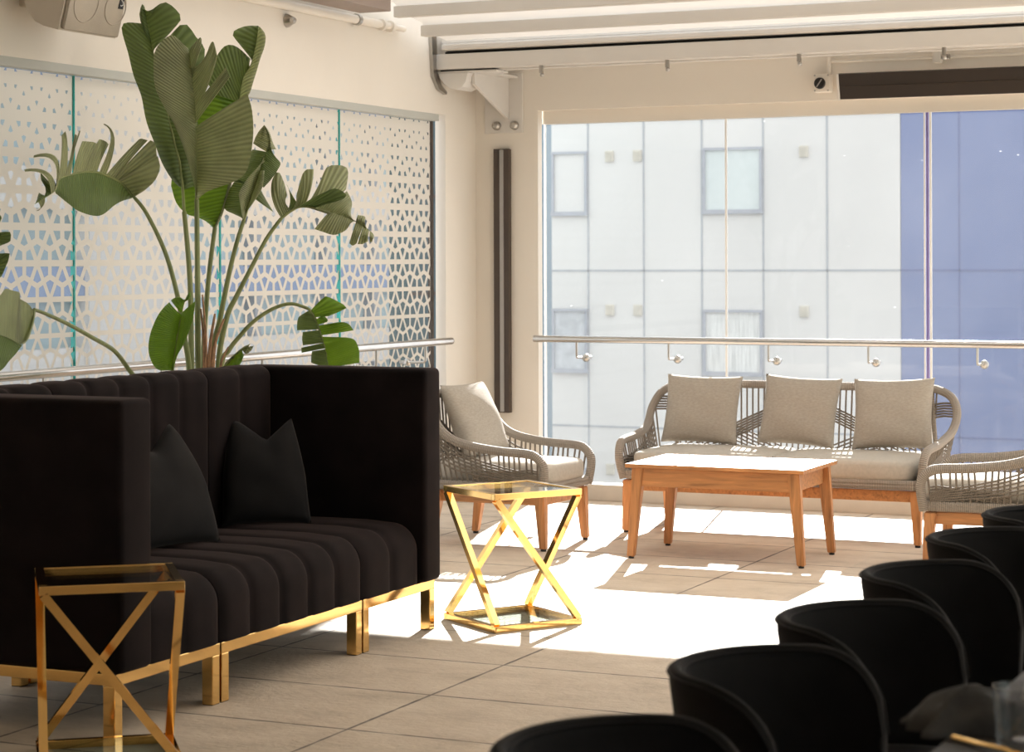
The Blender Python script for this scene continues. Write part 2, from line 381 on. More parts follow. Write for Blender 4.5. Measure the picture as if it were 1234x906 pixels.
# ------------------------------------------------------------------ mesh builder
class MB:
    def __init__(self):
        self.bm = bmesh.new()
        self.uv = self.bm.loops.layers.uv.new('UVMap')

    def box(self, c, s, bevel=0.0, seg=2, rot=None, taper=None):
        """taper: (sx, sy) scale of the bottom face"""
        vs = []
        for dz in (-.5, .5):
            for dx, dy in ((-.5, -.5), (.5, -.5), (.5, .5), (-.5, .5)):
                kx, ky = (taper if (taper and dz < 0) else (1, 1))
                p = Vector((dx * s[0] * kx, dy * s[1] * ky, dz * s[2]))
                if rot is not None:
                    p = rot @ p
                vs.append(self.bm.verts.new(p + Vector(c)))
        f = [(3, 2, 1, 0), (4, 5, 6, 7), (0, 1, 5, 4), (1, 2, 6, 5), (2, 3, 7, 6), (3, 0, 4, 7)]
        fs = [self.bm.faces.new([vs[i] for i in q]) for q in f]
        if bevel:
            es = {e for q in fs for e in q.edges}
            bmesh.ops.bevel(self.bm, geom=list(es), offset=bevel, segments=seg, affect='EDGES', profile=.5, clamp_overlap=True)
        return self

    def bar(self, p, q, w, h=None, roll=None):
        """square bar from p to q"""
        p, q = Vector(p), Vector(q)
        h = h or w
        d = (q - p).normalized()
        ref = Vector(roll) if roll is not None else (Vector((0, 0, 1)) if abs(d.z) < .95 else Vector((1, 0, 0)))
        a = d.cross(ref).normalized()
        b = a.cross(d).normalized()
        vs = []
        for base in (p, q):
            for sa, sb in ((-1, -1), (1, -1), (1, 1), (-1, 1)):
                vs.append(self.bm.verts.new(base + a * sa * w / 2 + b * sb * h / 2))
        for qd in [(3, 2, 1, 0), (4, 5, 6, 7), (0, 1, 5, 4), (1, 2, 6, 5), (2, 3, 7, 6), (3, 0, 4, 7)]:
            self.bm.faces.new([vs[i] for i in qd])
        return self

    def prism(self, pts, axis, a0, a1):
        """polygon pts extruded along axis ('x','y','z') from a0 to a1"""
        def P(p, a):
            return {'x': (a, p[0], p[1]), 'y': (p[0], a, p[1]), 'z': (p[0], p[1], a)}[axis]
        A = [self.bm.verts.new(P(p, a0)) for p in pts]
        B = [self.bm.verts.new(P(p, a1)) for p in pts]
        n = len(pts)
        self.bm.faces.new(A[::-1]); self.bm.faces.new(B)
        for i in range(n):
            j = (i + 1) % n
            self.bm.faces.new((A[i], A[j], B[j], B[i]))
        return self

    def tube(self, pts, r, n=8, caps=True, closed=False, squash=None):
        pts = [Vector(p) for p in pts]
        rr = r if isinstance(r, (list, tuple)) else [r] * len(pts)
        k = len(pts)
        tan = []
        for i in range(k):
            a = pts[(i - 1) % k] if (closed or i > 0) else pts[i]
            b = pts[(i + 1) % k] if (closed or i < k - 1) else pts[i]
            tan.append((b - a).normalized())
        ref = Vector((0, 0, 1)) if abs(tan[0].z) < .9 else Vector((1, 0, 0))
        u = tan[0].cross(ref).normalized()
        rings, L, ls = [], 0, []
        for i in range(k):
            if i:
                L += (pts[i] - pts[i - 1]).length
                u = (u - tan[i] * u.dot(tan[i])).normalized()
            ls.append(L)
            w = tan[i].cross(u)
            rings.append([self.bm.verts.new(pts[i] + rr[i] * (math.cos(2 * PI * j / n) * u + math.sin(2 * PI * j / n) * w)) for j in range(n)])
        rng = range(k if closed else k - 1)
        for i in rng:
            i2 = (i + 1) % k
            for j in range(n):
                j2 = (j + 1) % n
                f = self.bm.faces.new((rings[i][j], rings[i][j2], rings[i2][j2], rings[i2][j]))
                l1 = ls[i2] if i2 > i else ls[i] + .02
                for lp, (a, b) in zip(f.loops, ((j, ls[i]), (j + 1, ls[i]), (j + 1, l1), (j, l1))):
                    lp[self.uv].uv = (a / n, b)
        if caps and not closed:
            self.bm.faces.new(rings[0][::-1]); self.bm.faces.new(rings[-1])
        return self

    def grid(self, rows, closeu=False, closev=False, uvs=None):
        V = [[self.bm.verts.new(p) for p in row] for row in rows]
        a, b = len(V), len(V[0])
        for i in range(a if closeu else a - 1):
            for j in range(b if closev else b - 1):
                i2, j2 = (i + 1) % a, (j + 1) % b
                try:
                    f = self.bm.faces.new((V[i][j], V[i2][j], V[i2][j2], V[i][j2]))
                except ValueError:
                    continue
                if uvs:
                    for lp, (x, y) in zip(f.loops, ((i, j), (i2, j), (i2, j2), (i, j2))):
                        lp[self.uv].uv = uvs[x][y]
        return V

    def lathe(self, prof, c=(0, 0, 0), n=24, a0=0, a1=2 * PI, axis='z'):
        full = abs(a1 - a0 - 2 * PI) < 1e-6
        rows = []
        for i in range(n if full else n + 1):
            a = a0 + (a1 - a0) * i / n
            row = []
            for r, z in prof:
                if axis == 'z':
                    p = (r * math.cos(a), r * math.sin(a), z)
                elif axis == 'y':
                    p = (r * math.cos(a), z, r * math.sin(a))
                else:
                    p = (z, r * math.cos(a), r * math.sin(a))
                row.append(Vector(c) + Vector(p))
            rows.append(row)
        self.grid(rows, closeu=full)
        return self

    def ball(self, c, r, n=12):
        prof = [(max(1e-4, r * math.sin(PI * i / n)), -r * math.cos(PI * i / n)) for i in range(n + 1)]
        return self.lathe(prof, c, 16)

    def build(self, name, mat, parent=None, smooth=True, world=False, angle=35):
        bm = self.bm
        bmesh.ops.remove_doubles(bm, verts=bm.verts, dist=1e-5)
        bmesh.ops.recalc_face_normals(bm, faces=bm.faces) if not getattr(self, 'keep_normals', False) else None
        me = bpy.data.meshes.new(name)
        bm.to_mesh(me)
        bm.free()
        if world and parent is not None:
            me.transform(Matrix.Translation(-parent.location))
        if smooth:
            for p in me.polygons:
                p.use_smooth = True
            try:
                me.set_sharp_from_angle(angle=R(angle))
            except Exception:
                pass
        me.materials.append(M[mat] if isinstance(mat, str) else mat)
        o = bpy.data.objects.new(name, me)
        COL.objects.link(o)
        if parent is not None:
            o.parent = parent
        return o


def tag(o, label=None, cat=None, group=None, kind=None):
    if label: o['label'] = label
    if cat: o['category'] = cat
    if group: o['group'] = group
    if kind: o['kind'] = kind
    return o


def thing(name, label, cat, loc=(0, 0, 0), rz=0.0, group=None):
    o = bpy.data.objects.new(name, None)
    o.empty_display_size = .1
    COL.objects.link(o)
    o.location = loc
    o.rotation_euler = (0, 0, rz)
    return tag(o, label, cat, group)


def children(o):
    return [c for c in bpy.data.objects if c.parent == o]


def copy_tree(o, parent=None):
    c = o.copy()
    COL.objects.link(c)
    if parent is not None:
        c.parent = parent
    for ch in children(o):
        copy_tree(ch, c)
    return c


def struct(name, mb, mat, label, cat, smooth=False):
    return tag(mb.build(name, mat, None, smooth), label, cat, None, 'structure')


def crom(pts, n):
    """catmull-rom through tuples, n samples per span"""
    P = [Vector(p) for p in pts]
    if len(P) == 2:
        return [P[0].lerp(P[1], i / n) for i in range(n + 1)]
    out = []
    for i in range(len(P) - 1):
        p0, p1, p2, p3 = P[max(i - 1, 0)], P[i], P[i + 1], P[min(i + 2, len(P) - 1)]
        for k in range(n):
            t = k / n
            out.append(.5 * ((2 * p1) + (p2 - p0) * t + (2 * p0 - 5 * p1 + 4 * p2 - p3) * t * t + (3 * p1 - p0 - 3 * p2 + p3) * t ** 3))
    out.append(P[-1])
    return out


def resample(pts, n):
    d = [0]
    for a, b in zip(pts, pts[1:]):
        d.append(d[-1] + (Vector(b) - Vector(a)).length)
    T = d[-1] or 1
    out, j = [], 0
    for i in range(n + 1):
        s = T * i / n
        while j < len(d) - 2 and d[j + 1] < s:
            j += 1
        k = (s - d[j]) / ((d[j + 1] - d[j]) or 1)
        out.append(Vector(pts[j]).lerp(Vector(pts[j + 1]), max(0, min(1, k))))
    return out


# ================================================================== SETTING
XW, YW = -5.948, 12.375          # faces of the left and of the back wall
struct('floor', MB().box((-1.6, 4.7, -.06), (9.4, 15.35, .12)), 'floor', 'beige stone tiled floor with thin dark joints', 'floor')
# back wall: pier beside the corner, header over the window, jambs
w = MB()
w.box((-5.7315, 12.4075, 1.9), (.433, .065, 3.8))
w.box((-1.0075, 12.435, 3.12), (9.015, .12, 1.345))
w.box((-1.0075, 12.470, 2.406), (9.015, .05, .085))
struct('wall_back', w, 'wall', 'cream back wall pier and header framing the big window', 'wall')
# left wall
w = MB()
w.box((-5.983, 12.215, 1.9), (.07, .56, 3.8))
w.box((-5.983, 4.4675, 3.1025), (.07, 14.935, 1.395))
w.box((-5.983, 4.4675, .05), (.07, 14.935, .10))
w.box((-5.983, 1.25, 1.2525), (.07, 8.5, 2.305))
struct('wall_left', w, 'wall', 'cream plaster wall above the patterned side window', 'wall')
w = MB()
w.box((3.15, -1.2, 1.9), (.2, 3.6, 3.8)); w.box((3.15, 6.6, 3.25), (.2, 12.0, 1.1)); w.box((3.15, 6.6, .05), (.2, 12.0, .10))
for y in (4.0, 8.0, 12.4):
    w.box((3.15, y, 1.4), (.12, .10, 2.6))
struct('wall_right', w, 'wall', 'cream frame of the open glazed side on the right', 'wall')
struct('window_3', MB().box((3.15, 6.6, 1.4), (.012, 12.0, 2.6)), 'glass_clear', 'clear glazed side on the right of the terrace', 'window')
struct('wall_rear', MB().box((-1.5, -2.95, 1.9), (9.3, .2, 3.8)), 'wall', 'cream wall behind the dining tables', 'wall')
struct('trim_1', MB().box((-1.2, 12.44, .05), (8.6, .13, .104), .006), 'curb', 'pale stone kerb under the back window', 'kerb')
struct('trim_2', MB().box((-5.975, 8.67, 2.384), (.06, 6.35, .043), .004), 'grey_trim', 'grey metal head trim along the top of the side window', 'window trim')
struct('trim_3', MB().box((-6.0, 11.835, 1.23), (.03, .02, 2.27)), 'strip', 'dark seal at the end of the side window', 'window trim')

# back window: three panes with polished vertical edges
win = MB()
edges = [-5.515, -4.298, -3.048, -1.80, -.55, .7, 1.95, 3.05]
for a, b in zip(edges, edges[1:]):
    win.box(((a + b) / 2, 12.475, 1.235), (b - a - .012, .012, 2.27))
wo = struct('window_1', win, 'glass', 'large frameless back window facing the white building', 'window')
e1 = MB().box((-4.298, 12.475, 1.235), (.012, .014, 2.27)); e1.build('pane_edge', 'glass_edge_white', wo, False)
e2 = MB().box((-3.052, 12.475, 1.235), (.013, .014, 2.27)); e2.build('pane_edge', 'glass_edge_blue', wo, False)
e2 = MB()
e2.box((-3.034, 12.475, 1.235), (.012, .014, 2.27)); e2.box((-3.069, 12.475, 1.235), (.009, .014, 2.27))
e2.build('pane_edge', 'glass_edge_white', wo, False)
MB().box((-5.5095, 12.475, 1.235), (.009, .02, 2.27)).build('side_channel', 'glass_edge_white', wo, False)

# side window: panes, teal edges and the perforated film
jy = [5.58, 8.172 - 0.0, 10.674, 11.825]
w2 = MB()
for a, b in zip(jy, jy[1:]):
    w2.box((-6.012, (a + b) / 2, 1.23), (.012, b - a - .012, 2.265))
wl = struct('window_2', w2, 'glass_film_pane', 'side window covered by a white perforated film', 'window')
jj = MB()
for y in (8.172, 10.674):
    MB().box((-6.0, y, 1.23), (.022, .008, 2.265)).build('pane_edge', 'glass_edge', wl, False)
# one more joint seen behind the plant stems
MB().box((-6.0, 9.42, 1.23), (.022, .008, 2.265)).build('pane_edge', 'glass_edge', wl, False)


def hole_scale(z):
    pts = [(1.05, .73), (1.40, .64), (1.95, .42), (2.30, .21), (9, .19)]
    if z <= pts[0][0]:
        return pts[0][1]
    for (a, b), (c, d) in zip(pts, pts[1:]):
        if z <= c:
            return b + (d - b) * (z - a) / (c - a)
    return .2


def film():
    mb = MB()
    bm = mb.bm
    H, P = .165, .187
    z_ref, y_ref = 1.33, 10.80
    y0, y1, z0, z1 = 5.6, 11.82, .12, 2.36

    def clampp(y, z):
        return (-5.998, min(max(y, y0), y1), min(max(z, z0), z1))
    k0, k1 = -8, 6
    for k in range(k0, k1 + 1):
        zt = z_ref + H * (k + 1)          # top of the band
        n0 = int((y0 - y_ref) / P) - 2
        n1 = int((y1 - y_ref) / P) + 2
        for nn in range(n0, n1 + 1):
            yb = y_ref + P * (nn + (.5 if k % 2 else 0))
            q, h2 = P / 4, .62 * H
            c0, c1, c2 = 0, P / 2, P
            cells = []
            # band local coordinates: a along the wall, d downwards from the band top
            cells.append([(c0, 0), (c1, 0), (c1 - q, H / 2), (c0, H - h2)])
            cells.append([(c1, 0), (c2, 0), (c2, H - h2), (c1 + q, H / 2)])
            cells.append([(c1, 0), (c1 + q, H / 2), (c1, h2), (c1 - q, H / 2)])
            cells.append([(c0, H - h2), (q, H / 2), (c0, H), (-q, H / 2)])
            cells.append([(c0, H), (q, H / 2), (c1, h2), (c1, H)])
            cells.append([(c1, H), (c1, h2), (c2 - q, H / 2), (c2, H)])
            for cell in cells:
                ca = sum(p[0] for p in cell) / 4
                cd = sum(p[1] for p in cell) / 4
                zc = zt - cd
                s = hole_scale(zc)
                if abs(cd - H / 2) < .25 * H and len(cell) == 4:
                    pass
                hole = [(ca + (p[0] - ca) * s, cd + (p[1] - cd) * s) for p in cell]
                O = [bm.verts.new(clampp(yb + p[0], zt - p[1])) for p in cell]
                I = [bm.verts.new(clampp(yb + p[0], zt - p[1])) for p in hole]
                for i in range(4):
                    j = (i + 1) % 4
                    bm.faces.new((O[i], O[j], I[j], I[i]))
    bmesh.ops.dissolve_degenerate(bm, dist=1e-4, edges=bm.edges)
    return mb.build('perforated_film', 'film', wl, False)


film()

# ---- roof: canvas on slats, guide rail, front beam
ZR = lambda y: 2.905 + (11.442 - y) * .228
rf = MB()
ys = [11.74 - .3445 * i for i in range(13)]
rows = []
for i, y in enumerate(ys):
    rows.append([(x, y, ZR(y) + .008) for x in (-5.84, -3, 0, 3.05)])
    if i < len(ys) - 1:
        ym = y - .172
        rows.append([(x, ym, ZR(ym) - .012) for x in (-5.84, -3, 0, 3.05)])
rf.grid(rows)
struct('ceiling', rf, 'fabric_roof', 'pale translucent canvas roof stretched over white slats', 'ceiling', True)
ce = MB()
yc = ys[-1]
ce.box((-1.45, (yc - 2.9) / 2, ZR(yc) + .05), (9.1, yc + 2.9, .1))
struct('ceiling', ce, 'white', 'solid white ceiling over the dining end', 'ceiling')
for i, y in enumerate(ys[1:-1]):
    y = y + .0425
    struct('trim_%d' % (4 + i), MB().box((-1.4, y, ZR(y) - .032), (8.9, .06, .066), .006), 'white_metal',
           'white roof slat number %s back from the front beam' % ['one', 'two', 'three', 'four', 'five', 'six', 'seven', 'eight', 'nine', 'ten', 'eleven'][i], 'roof slat')
struct('trim_20', MB().box((-5.745, 7.7, 2.95), (.20, 5.9, .10), .004), 'brown_trim', 'taupe roof guide rail along the left wall', 'roof rail')
b = MB()
b.box((-1.42, 11.84, 2.720), (9.02, .14, .094), .006)
b.box((-1.40, 11.88, 2.672), (9.0, .06, .016))
struct('trim_21', b, 'white_metal', 'long cream beam across the front of the canvas roof', 'beam')
struct('trim_22', MB().box((-1.41, 11.87, 2.776), (8.96, .10, .020)), 'dark_gap', 'dark strip painting the shade in the gap above the cream front beam', 'gap')  # dark filler strip, paints the shade between beam and front bar
b = MB()
b.box((-1.40, 11.80, 2.808), (8.98, .09, .042), .012)
b.box((-1.40, 11.815, 2.848), (8.98, .10, .040), .006)
struct('trim_23', b, 'white_metal', 'cream front bar of the canvas roof above the dark gap', 'roof bar')
# the space between canvas and back wall is boarded
struct('trim_24', MB().box((-1.4, 12.13, 2.93), (8.98, .56, .04)), 'white', 'white board closing the roof to the back wall', 'roof board')

# ---- track end behind the beam, motor cover and the gusset bracket
t = thing('roof_track_end', 'dark curved end plate of the roof track against the left wall', 'roof fitting', (-5.93, 11.80, 2.5))
pts = [(11.70, 2.93), (11.775, 2.93), (11.785, 2.66), (11.84, 2.585), (11.92, 2.545), (11.91, 2.53), (11.81, 2.555), (11.735, 2.63)]
p = MB(); p.prism(pts, 'x', -5.948, -5.925); p.build('end_plate', 'steel_dull', t, False, world=True)
t = thing('motor_cover', 'rounded white motor cover under the left end of the beam', 'motor cover', (-5.84, 11.86, 2.5))
c = MB()
prof = [(-5.92, 2.650), (-5.72, 2.650), (-5.735, 2.60), (-5.76, 2.565), (-5.80, 2.548), (-5.84, 2.555), (-5.88, 2.585), (-5.91, 2.62)]
c.prism(prof, 'y', 11.79, 12.0)
c.build('cover_shell', 'white_metal', t, False, world=True)
MB().box((-5.73, 11.88, 2.657), (.40, .17, .012), .003).build('mounting_plate', 'white_metal', t, False, world=True)
MB().box((-5.73, 11.88, 2.667), (.37, .15, .008)).build('shadow_gap', 'dark_gap', t, False, world=True)  # dark sheet painting the shade between plate and beam
t = thing('beam_mount_bracket', 'cream steel wall bracket with two bolts holding the roof beam', 'bracket', (-5.75, 12.36, 2.31))
MB().box((-5.746, 12.367, 2.4985), (.266, .016, .378), .004).build('wall_plate', 'white_metal', t, False, world=True)
g = MB(); g.prism([(12.36, 2.395), (12.36, 2.655), (11.86, 2.655), (11.86, 2.585)], 'x', -5.728, -5.708); g.build('gusset', 'white_metal', t, False, world=True)
MB().box((-5.69, 12.1, 2.66), (.10, .50, .012)).build('top_plate', 'white_metal', t, False, world=True)
for bx in (-5.793, -5.668):
    bo = MB(); bo.lathe([(.0001, -.03), (.016, -.028), (.026, -.018), (.029, -.004), (.029, 0)], (bx, 12.36, 2.357), 14, axis='y')
    bo.build('bolt', 'steel_dull', t, True, world=True)
bo = MB(); bo.lathe([(.0001, -.02), (.012, -.018), (.015, 0)], (-5.735, 12.1, 2.61), 12, axis='x'); bo.build('pivot_bolt', 'strip', t, True, world=True)

# ---- wall services
t = thing('wall_strip_light', 'tall dark bronze wall strip with a silver centre band', 'wall light', (-5.75, 12.36, .536))
MB().box((-5.7525, 12.3525, 1.3725), (.105, .045, 1.673), .003).build('housing', 'strip', t, False, world=True)
MB().box((-5.7465, 12.327, 1.3725), (.026, .012, 1.66), .003).build('diffuser', 'silver', t, False, world=True)
tag(children(t)[-1], 'silver centre band')

t = thing('patio_heater', 'long black infrared heater mounted over the window', 'heater', (-2.4, 12.2, 2.43))
rt = Matrix.Rotation(R(14), 3, 'X')
MB().box((-2.2, 12.19, 2.511), (2.60, .035, .150), .004, rot=rt).build('panel', 'heater', t, False, world=True)
MB().box((-2.2, 12.1715, 2.506), (2.58, .006, .003), rot=rt).build('centre_line', 'strip', t, False, world=True)
MB().box((-3.503, 12.19, 2.511), (.012, .05, .156), .002, rot=rt).build('end_cap', 'white_metal', t, False, world=True)
for x in (-3.2, -1.2):
    MB().box((x, 12.28, 2.52), (.06, .19, .04), .003).build('mount', 'white_metal', t, False, world=True)

t = thing('isolator_switch', 'square cream isolator switch with a round black knob', 'switch', (-3.64, 12.35, 2.49))
MB().box((-3.642, 12.335, 2.545), (.098, .08, .108), .006).build('box', 'white', t, True, world=True)
k = MB(); k.lathe([(.0001, -.018), (.030, -.018), (.034, -.012), (.034, 0)], (-3.65, 12.296, 2.543), 20, axis='y'); kn = k.build('knob', 'black_metal', t, True, world=True)
MB().box((-3.65, 12.276, 2.543), (.006, .006, .055), rot=Matrix.Rotation(R(35), 3, 'Y')).build('pointer', 'silver', kn, False).matrix_parent_inverse = Matrix.Translation(t.location).inverted()
for sx in (-1, 1):
    for sz in (-1, 1):
        s_ = MB(); s_.lathe([(.0001, -.004), (.005, -.003), (.006, 0)], (-3.642 + sx * .04, 12.296, 2.545 + sz * .045), 8, axis='y'); s_.build('screw', 'steel_dull', t, True, world=True)
MB().tube([(-3.61, 12.345, 2.60), (-3.61, 12.345, 2.70)], .012, 8).build('conduit_drop', 'white', t, True, world=True)
tag(MB().tube([(-3.60, 12.352, 2.675), (3.0, 12.352, 2.675)], .010, 8).build('cable_conduit', 'white'), 'thin cream conduit along the back wall under the beam', 'conduit')
t = thing('conduit_junction', 'small white junction fitting on the conduit above the heater', 'junction box', (-2.956, 12.33, 2.65))
MB().box((-2.956, 12.33, 2.672), (.045, .07, .07), .004).build('body', 'white', t, True, world=True)
MB().tube([(-2.93, 12.33, 2.672), (-2.885, 12.33, 2.672)], .016, 10).build('gland', 'steel_dull', t, True, world=True)
for i, x in enumerate((-5.234, -4.427, -3.626, -2.793)):
    t = thing('hanging_clip', 'small steel clip under the beam, %s' % ['the one nearest the wall bracket', 'above the left end of the sofa', 'beside the isolator switch', 'above the black heater'][i], 'clip', (x, 11.80, 2.60), 0, 'steel clips under the beam')
    MB().box((x, 11.80, 2.653), (.018, .03, .05), .002).build('strap', 'steel_dull', t, False, world=True)
    MB().ball((x + .004, 11.80, 2.617), .013, 8).build('eyelet', 'steel_dull', t, True, world=True)

# conduit on the left wall, hook
t = thing('wall_pipe', 'cream pipe running along the top of the left wall', 'pipe', (-5.92, 10.0, 2.86))
MB().tube([(-5.915, 6.0, 2.868), (-5.915, 11.0, 2.878)], .026, 12).build('pipe', 'white', t, True, world=True)
MB().tube([(-5.915, 11.0, 2.878), (-5.915, 11.32, 2.880)], .019, 12).build('pipe', 'white', t, True, world=True)
for y in (10.73, 11.03, 11.14):
    MB().tube([(-5.915, y, 2.8775), (-5.915, y + .03, 2.878)], .034, 12).build('collar', 'steel_dull' if y < 10.8 else 'white', t, True, world=True)
t = thing('wall_hook', 'small round steel hook fitting on the left wall', 'hook', (-5.948, 10.01, 2.78))
h = MB(); h.lathe([(.0001, .05), (.018, .048), (.024, .03), (.036, .012), (.038, 0)], (-5.948, 10.02, 2.80), 16, axis='x'); h.build('rosette', 'steel_dull', t, True, world=True)
MB().tube([(-5.90, 10.02, 2.80), (-5.885, 9.99, 2.80), (-5.885, 9.965, 2.795)], .013, 10).build('peg', 'steel_dull', t, True, world=True)

# speaker high on the left wall
sp = thing('wall_speaker', 'beige loudspeaker mounted high on the left wall', 'speaker', (-5.75, 7.76, 2.55))
tl = Matrix.Rotation(R(15), 3, 'Y')
oc = Vector((-5.66, 7.795, 2.668))
s_ = MB()
prof = [(.06, -.155), (.06, .155), (-.06, .155), (-.13, .12), (-.17, .04), (-.17, -.03), (-.13, -.10), (-.07, -.145), (-.02, -.155)]
A = []
for yy in (-.21, .21):
    A.append([oc + tl @ Vector((p_[0], yy, p_[1])) for p_ in prof])
va = [[s_.bm.verts.new(q) for q in a] for a in A]
for i in range(len(prof)):
    j = (i + 1) % len(prof)
    s_.bm.faces.new((va[0][i], va[0][j], va[1][j], va[1][i]))
s_.bm.faces.new(va[0]); s_.bm.faces.new(va[1][::-1])
s_.build('cabinet', 'speaker', sp, False, world=True)
s_ = MB(); s_.box(oc + tl @ Vector((.072, .0, 0)), (.022, .40, .296), .008, rot=tl); s_.build('grille', 'grille', sp, True, world=True)
for cy, cr in ((-.085, .085), (.13, .075)):
    rg = MB()
    rg.tube([oc + tl @ Vector((.084, cy + cr * math.cos(a), -.02 + cr * math.sin(a))) for a in [2 * PI * i / 28 for i in range(28)]], .003, 6, closed=True)
    rg.build('cone_ring', 'grille', sp, True, world=True)
lg = MB().box(oc + tl @ Vector((.085, .165, .012)), (.004, .03, .062), rot=tl).build('badge', 'logo_black', sp, False, world=True)
sw = MB()
sw.tube([oc + tl @ Vector((.0885, .165 + a, .012 + b_)) for a, b_ in ((.008, .018), (-.006, .02), (-.008, .008), (.006, .0), (.008, -.012), (-.004, -.018), (-.009, -.014))], .0022, 5)
ob = sw.build('emblem', 'white_paper', lg, True); ob.matrix_parent_inverse = Matrix.Translation(sp.location).inverted()
MB().box((-5.90, 7.76, 2.68), (.10, .10, .10), .01).build('wall_mount', 'speaker', sp, True, world=True)

# ---- handrails
t = thing('handrail', 'polished steel handrail across the large back window', 'handrail', (-5.5, 12.28, .99))
MB().tube([(-5.50, 12.275, 1.010), (3.0, 12.275, 1.010)], .0215, 16).build('rail', 'steel', t, True, world=True)
for x in (-5.199, -4.59, -3.955, -3.345, -2.706, -2.07, -1.45):
    br = MB().tube([(x - .012, 12.275, .995), (x - .012, 12.275, .905), (x - .012, 12.285, .895), (x - .012, 12.36, .893)], .0075, 8).build('bracket', 'steel_dull', t, True, world=True)
    bl = MB().ball((x, 12.40, .890), .026, 10)
    ob = bl.build('standoff', 'steel_dull', br, True); ob.matrix_parent_inverse = Matrix.Translation(t.location).inverted()
    MB().tube([(x, 12.40, .89), (x, 12.47, .89)], .012, 8).build('pin', 'steel_dull', br, True).matrix_parent_inverse = Matrix.Translation(t.location).inverted()
t = thing('handrail', 'polished steel handrail along the patterned side window', 'handrail', (-5.83, 8.0, .99))
MB().tube([(-5.828, 5.2, 1.010), (-5.828, 11.76, 1.010)], .0225, 16).build('rail', 'steel', t, True, world=True)
MB().ball((-5.828, 11.76, 1.01), .0225, 10).build('end_cap', 'steel', t, True, world=True)
for y in (7.72, 8.64, 9.56, 10.80, 11.42):
    br = MB().tube([(-5.828, y, .995), (-5.828, y, .905), (-5.84, y, .895), (-5.93, y, .893)], .0085, 8).build('bracket', 'steel_dull', t, True, world=True)
    MB().ball((-5.95, y, .893), .024, 10).build('standoff', 'steel', br, True).matrix_parent_inverse = Matrix.Translation(t.location).inverted()
    MB().tube([(-5.95, y, .893), (-6.0, y, .893)], .012, 8).build('pin', 'steel_dull', br, True).matrix_parent_inverse = Matrix.Translation(t.location).inverted()

# ================================================================== OUTSIDE
tag(MB().box((-10, 30, -7.1), (120, 80, .2)).build('street_ground', 'ground', None, False), 'grey street paving far below the terrace', 'street', None, 'structure')
bd = thing('office_building', 'white clad building with blue end bay across the street', 'building', (-12, 36, -7))
YF = 36.0
MB().box((-12.52, YF + 1.5, -.5), (6.5, 3, 13)).build('wall', 'facade', bd, False, world=True)
MB().box((-3.28, YF + 1.5, -.5), (12.0, 3, 13)).build('blue_wall', 'facade_blue', bd, False, world=True)
tag(children(bd)[-1], 'blue clad bay')
MB().box((-19.5, YF + 1.9, -.5), (7.44, 3, 13)).build('blue_wall', 'facade_grey', bd, False, world=True)
for x in (-15.045, -13.963, -12.859, -11.72, -10.566):
    MB().box((x, YF - .003, -.5), (.035, .012, 13)).build('panel_joint', 'joint', bd, False, world=True)
for x in (-8.272, -5.9, -3.5):
    MB().box((x, YF - .003, -.5), (.03, .012, 13)).build('panel_joint', 'joint_blue', bd, False, world=True)
for z in (4.2, 1.313, -1.51, -4.4):
    MB().box((-12.52, YF - .003, z), (6.5, .012, .035)).build('panel_joint', 'joint', bd, False, world=True)
    MB().box((-3.28, YF - .003, z), (12.0, .012, .035)).build('panel_joint', 'joint_blue', bd, False, world=True)
for zi, z in enumerate((2.895, .033, -2.85)):
    for x0, x1 in ((-12.84, -11.72), (-15.765, -15.045)):
        xc, wd = (x0 + x1) / 2, x1 - x0
        fr = MB()
        for sx in (-1, 1):
            fr.box((xc + sx * (wd / 2 - .035), YF - .02, z), (.045, .07, 1.14))
        fr.box((xc, YF - .02, z + .565), (wd, .09, .045)); fr.box((xc, YF - .02, z - .545), (wd, .11, .075))
        wf = fr.build('window', 'win_frame', bd, False, world=True)
        pm = 'win_pane' if (zi == 0 and x0 > -14) else ('curtain' if x0 > -14 else ('win_dark' if zi else 'facade'))
        pn = MB().box((xc, YF - .008, z + .01), (wd - .09, .02, 1.08)).build('pane', pm, wf, False)
        pn.matrix_parent_inverse = Matrix.Translation(bd.location).inverted()
for z in (3.38, .60, -2.28):
    for x in (-14.62, -14.08, -10.98):
        v_ = MB(); v_.box((x, YF - .02, z), (.16, .05, .20), .01)
        for q in range(4):
            v_.box((x, YF - .05, z - .06 + .04 * q), (.10, .02, .012))
        v_.build('vent', 'vent', bd, False, world=True)
# building seen through the holes of the film
bl = thing('neighbour_building', 'pale building with blue bands seen through the perforated film', 'building', (-17, 21.5, -7))
XF = -16.0
MB().box((XF - 1.6, 21.5, -.5), (3, 19, 13)).build('glazing', 'teal_glass', bl, False, world=True)
for z0, z1 in ((1.04, 1.44), (-1.6, -1.2), (3.7, 4.1)):
    MB().box((XF - .05, 21.5, (z0 + z1) / 2), (.3, 19, z1 - z0)).build('blue_band', 'band_blue', bl, False, world=True)
MB().box((XF + .02, 23.0, -.5), (.3, 2.2, 13)).build('pilaster', 'facade', bl, False, world=True)
for y in (15, 18, 20.2, 26, 28, 29.5):
    MB().box((XF - .02, y, -.5), (.22, .16, 13)).build('mullion', 'joint', bl, False, world=True)
for z in (.2, 2.4):
    MB().box((XF - .02, 21.5, z), (.24, 19, .5)).build('spandrel', 'facade', bl, False, world=True)
bt = thing('service_tower', 'dark teal clad block just outside the end of the side window', 'building', (-9.6, 18.4, -7))
MB().box((-9.1, 18.45, -.5), (.2, 2.3, 13)).build('tower_wall', 'teal_wall', bt, False, world=True)
MB().box((-9.65, 22.1, 8.5), (1.2, 9.8, 8)).build('unseen_sun_block', 'teal_wall', bt, False, world=True)  # unseen volume added above the tower to keep sun off the side window
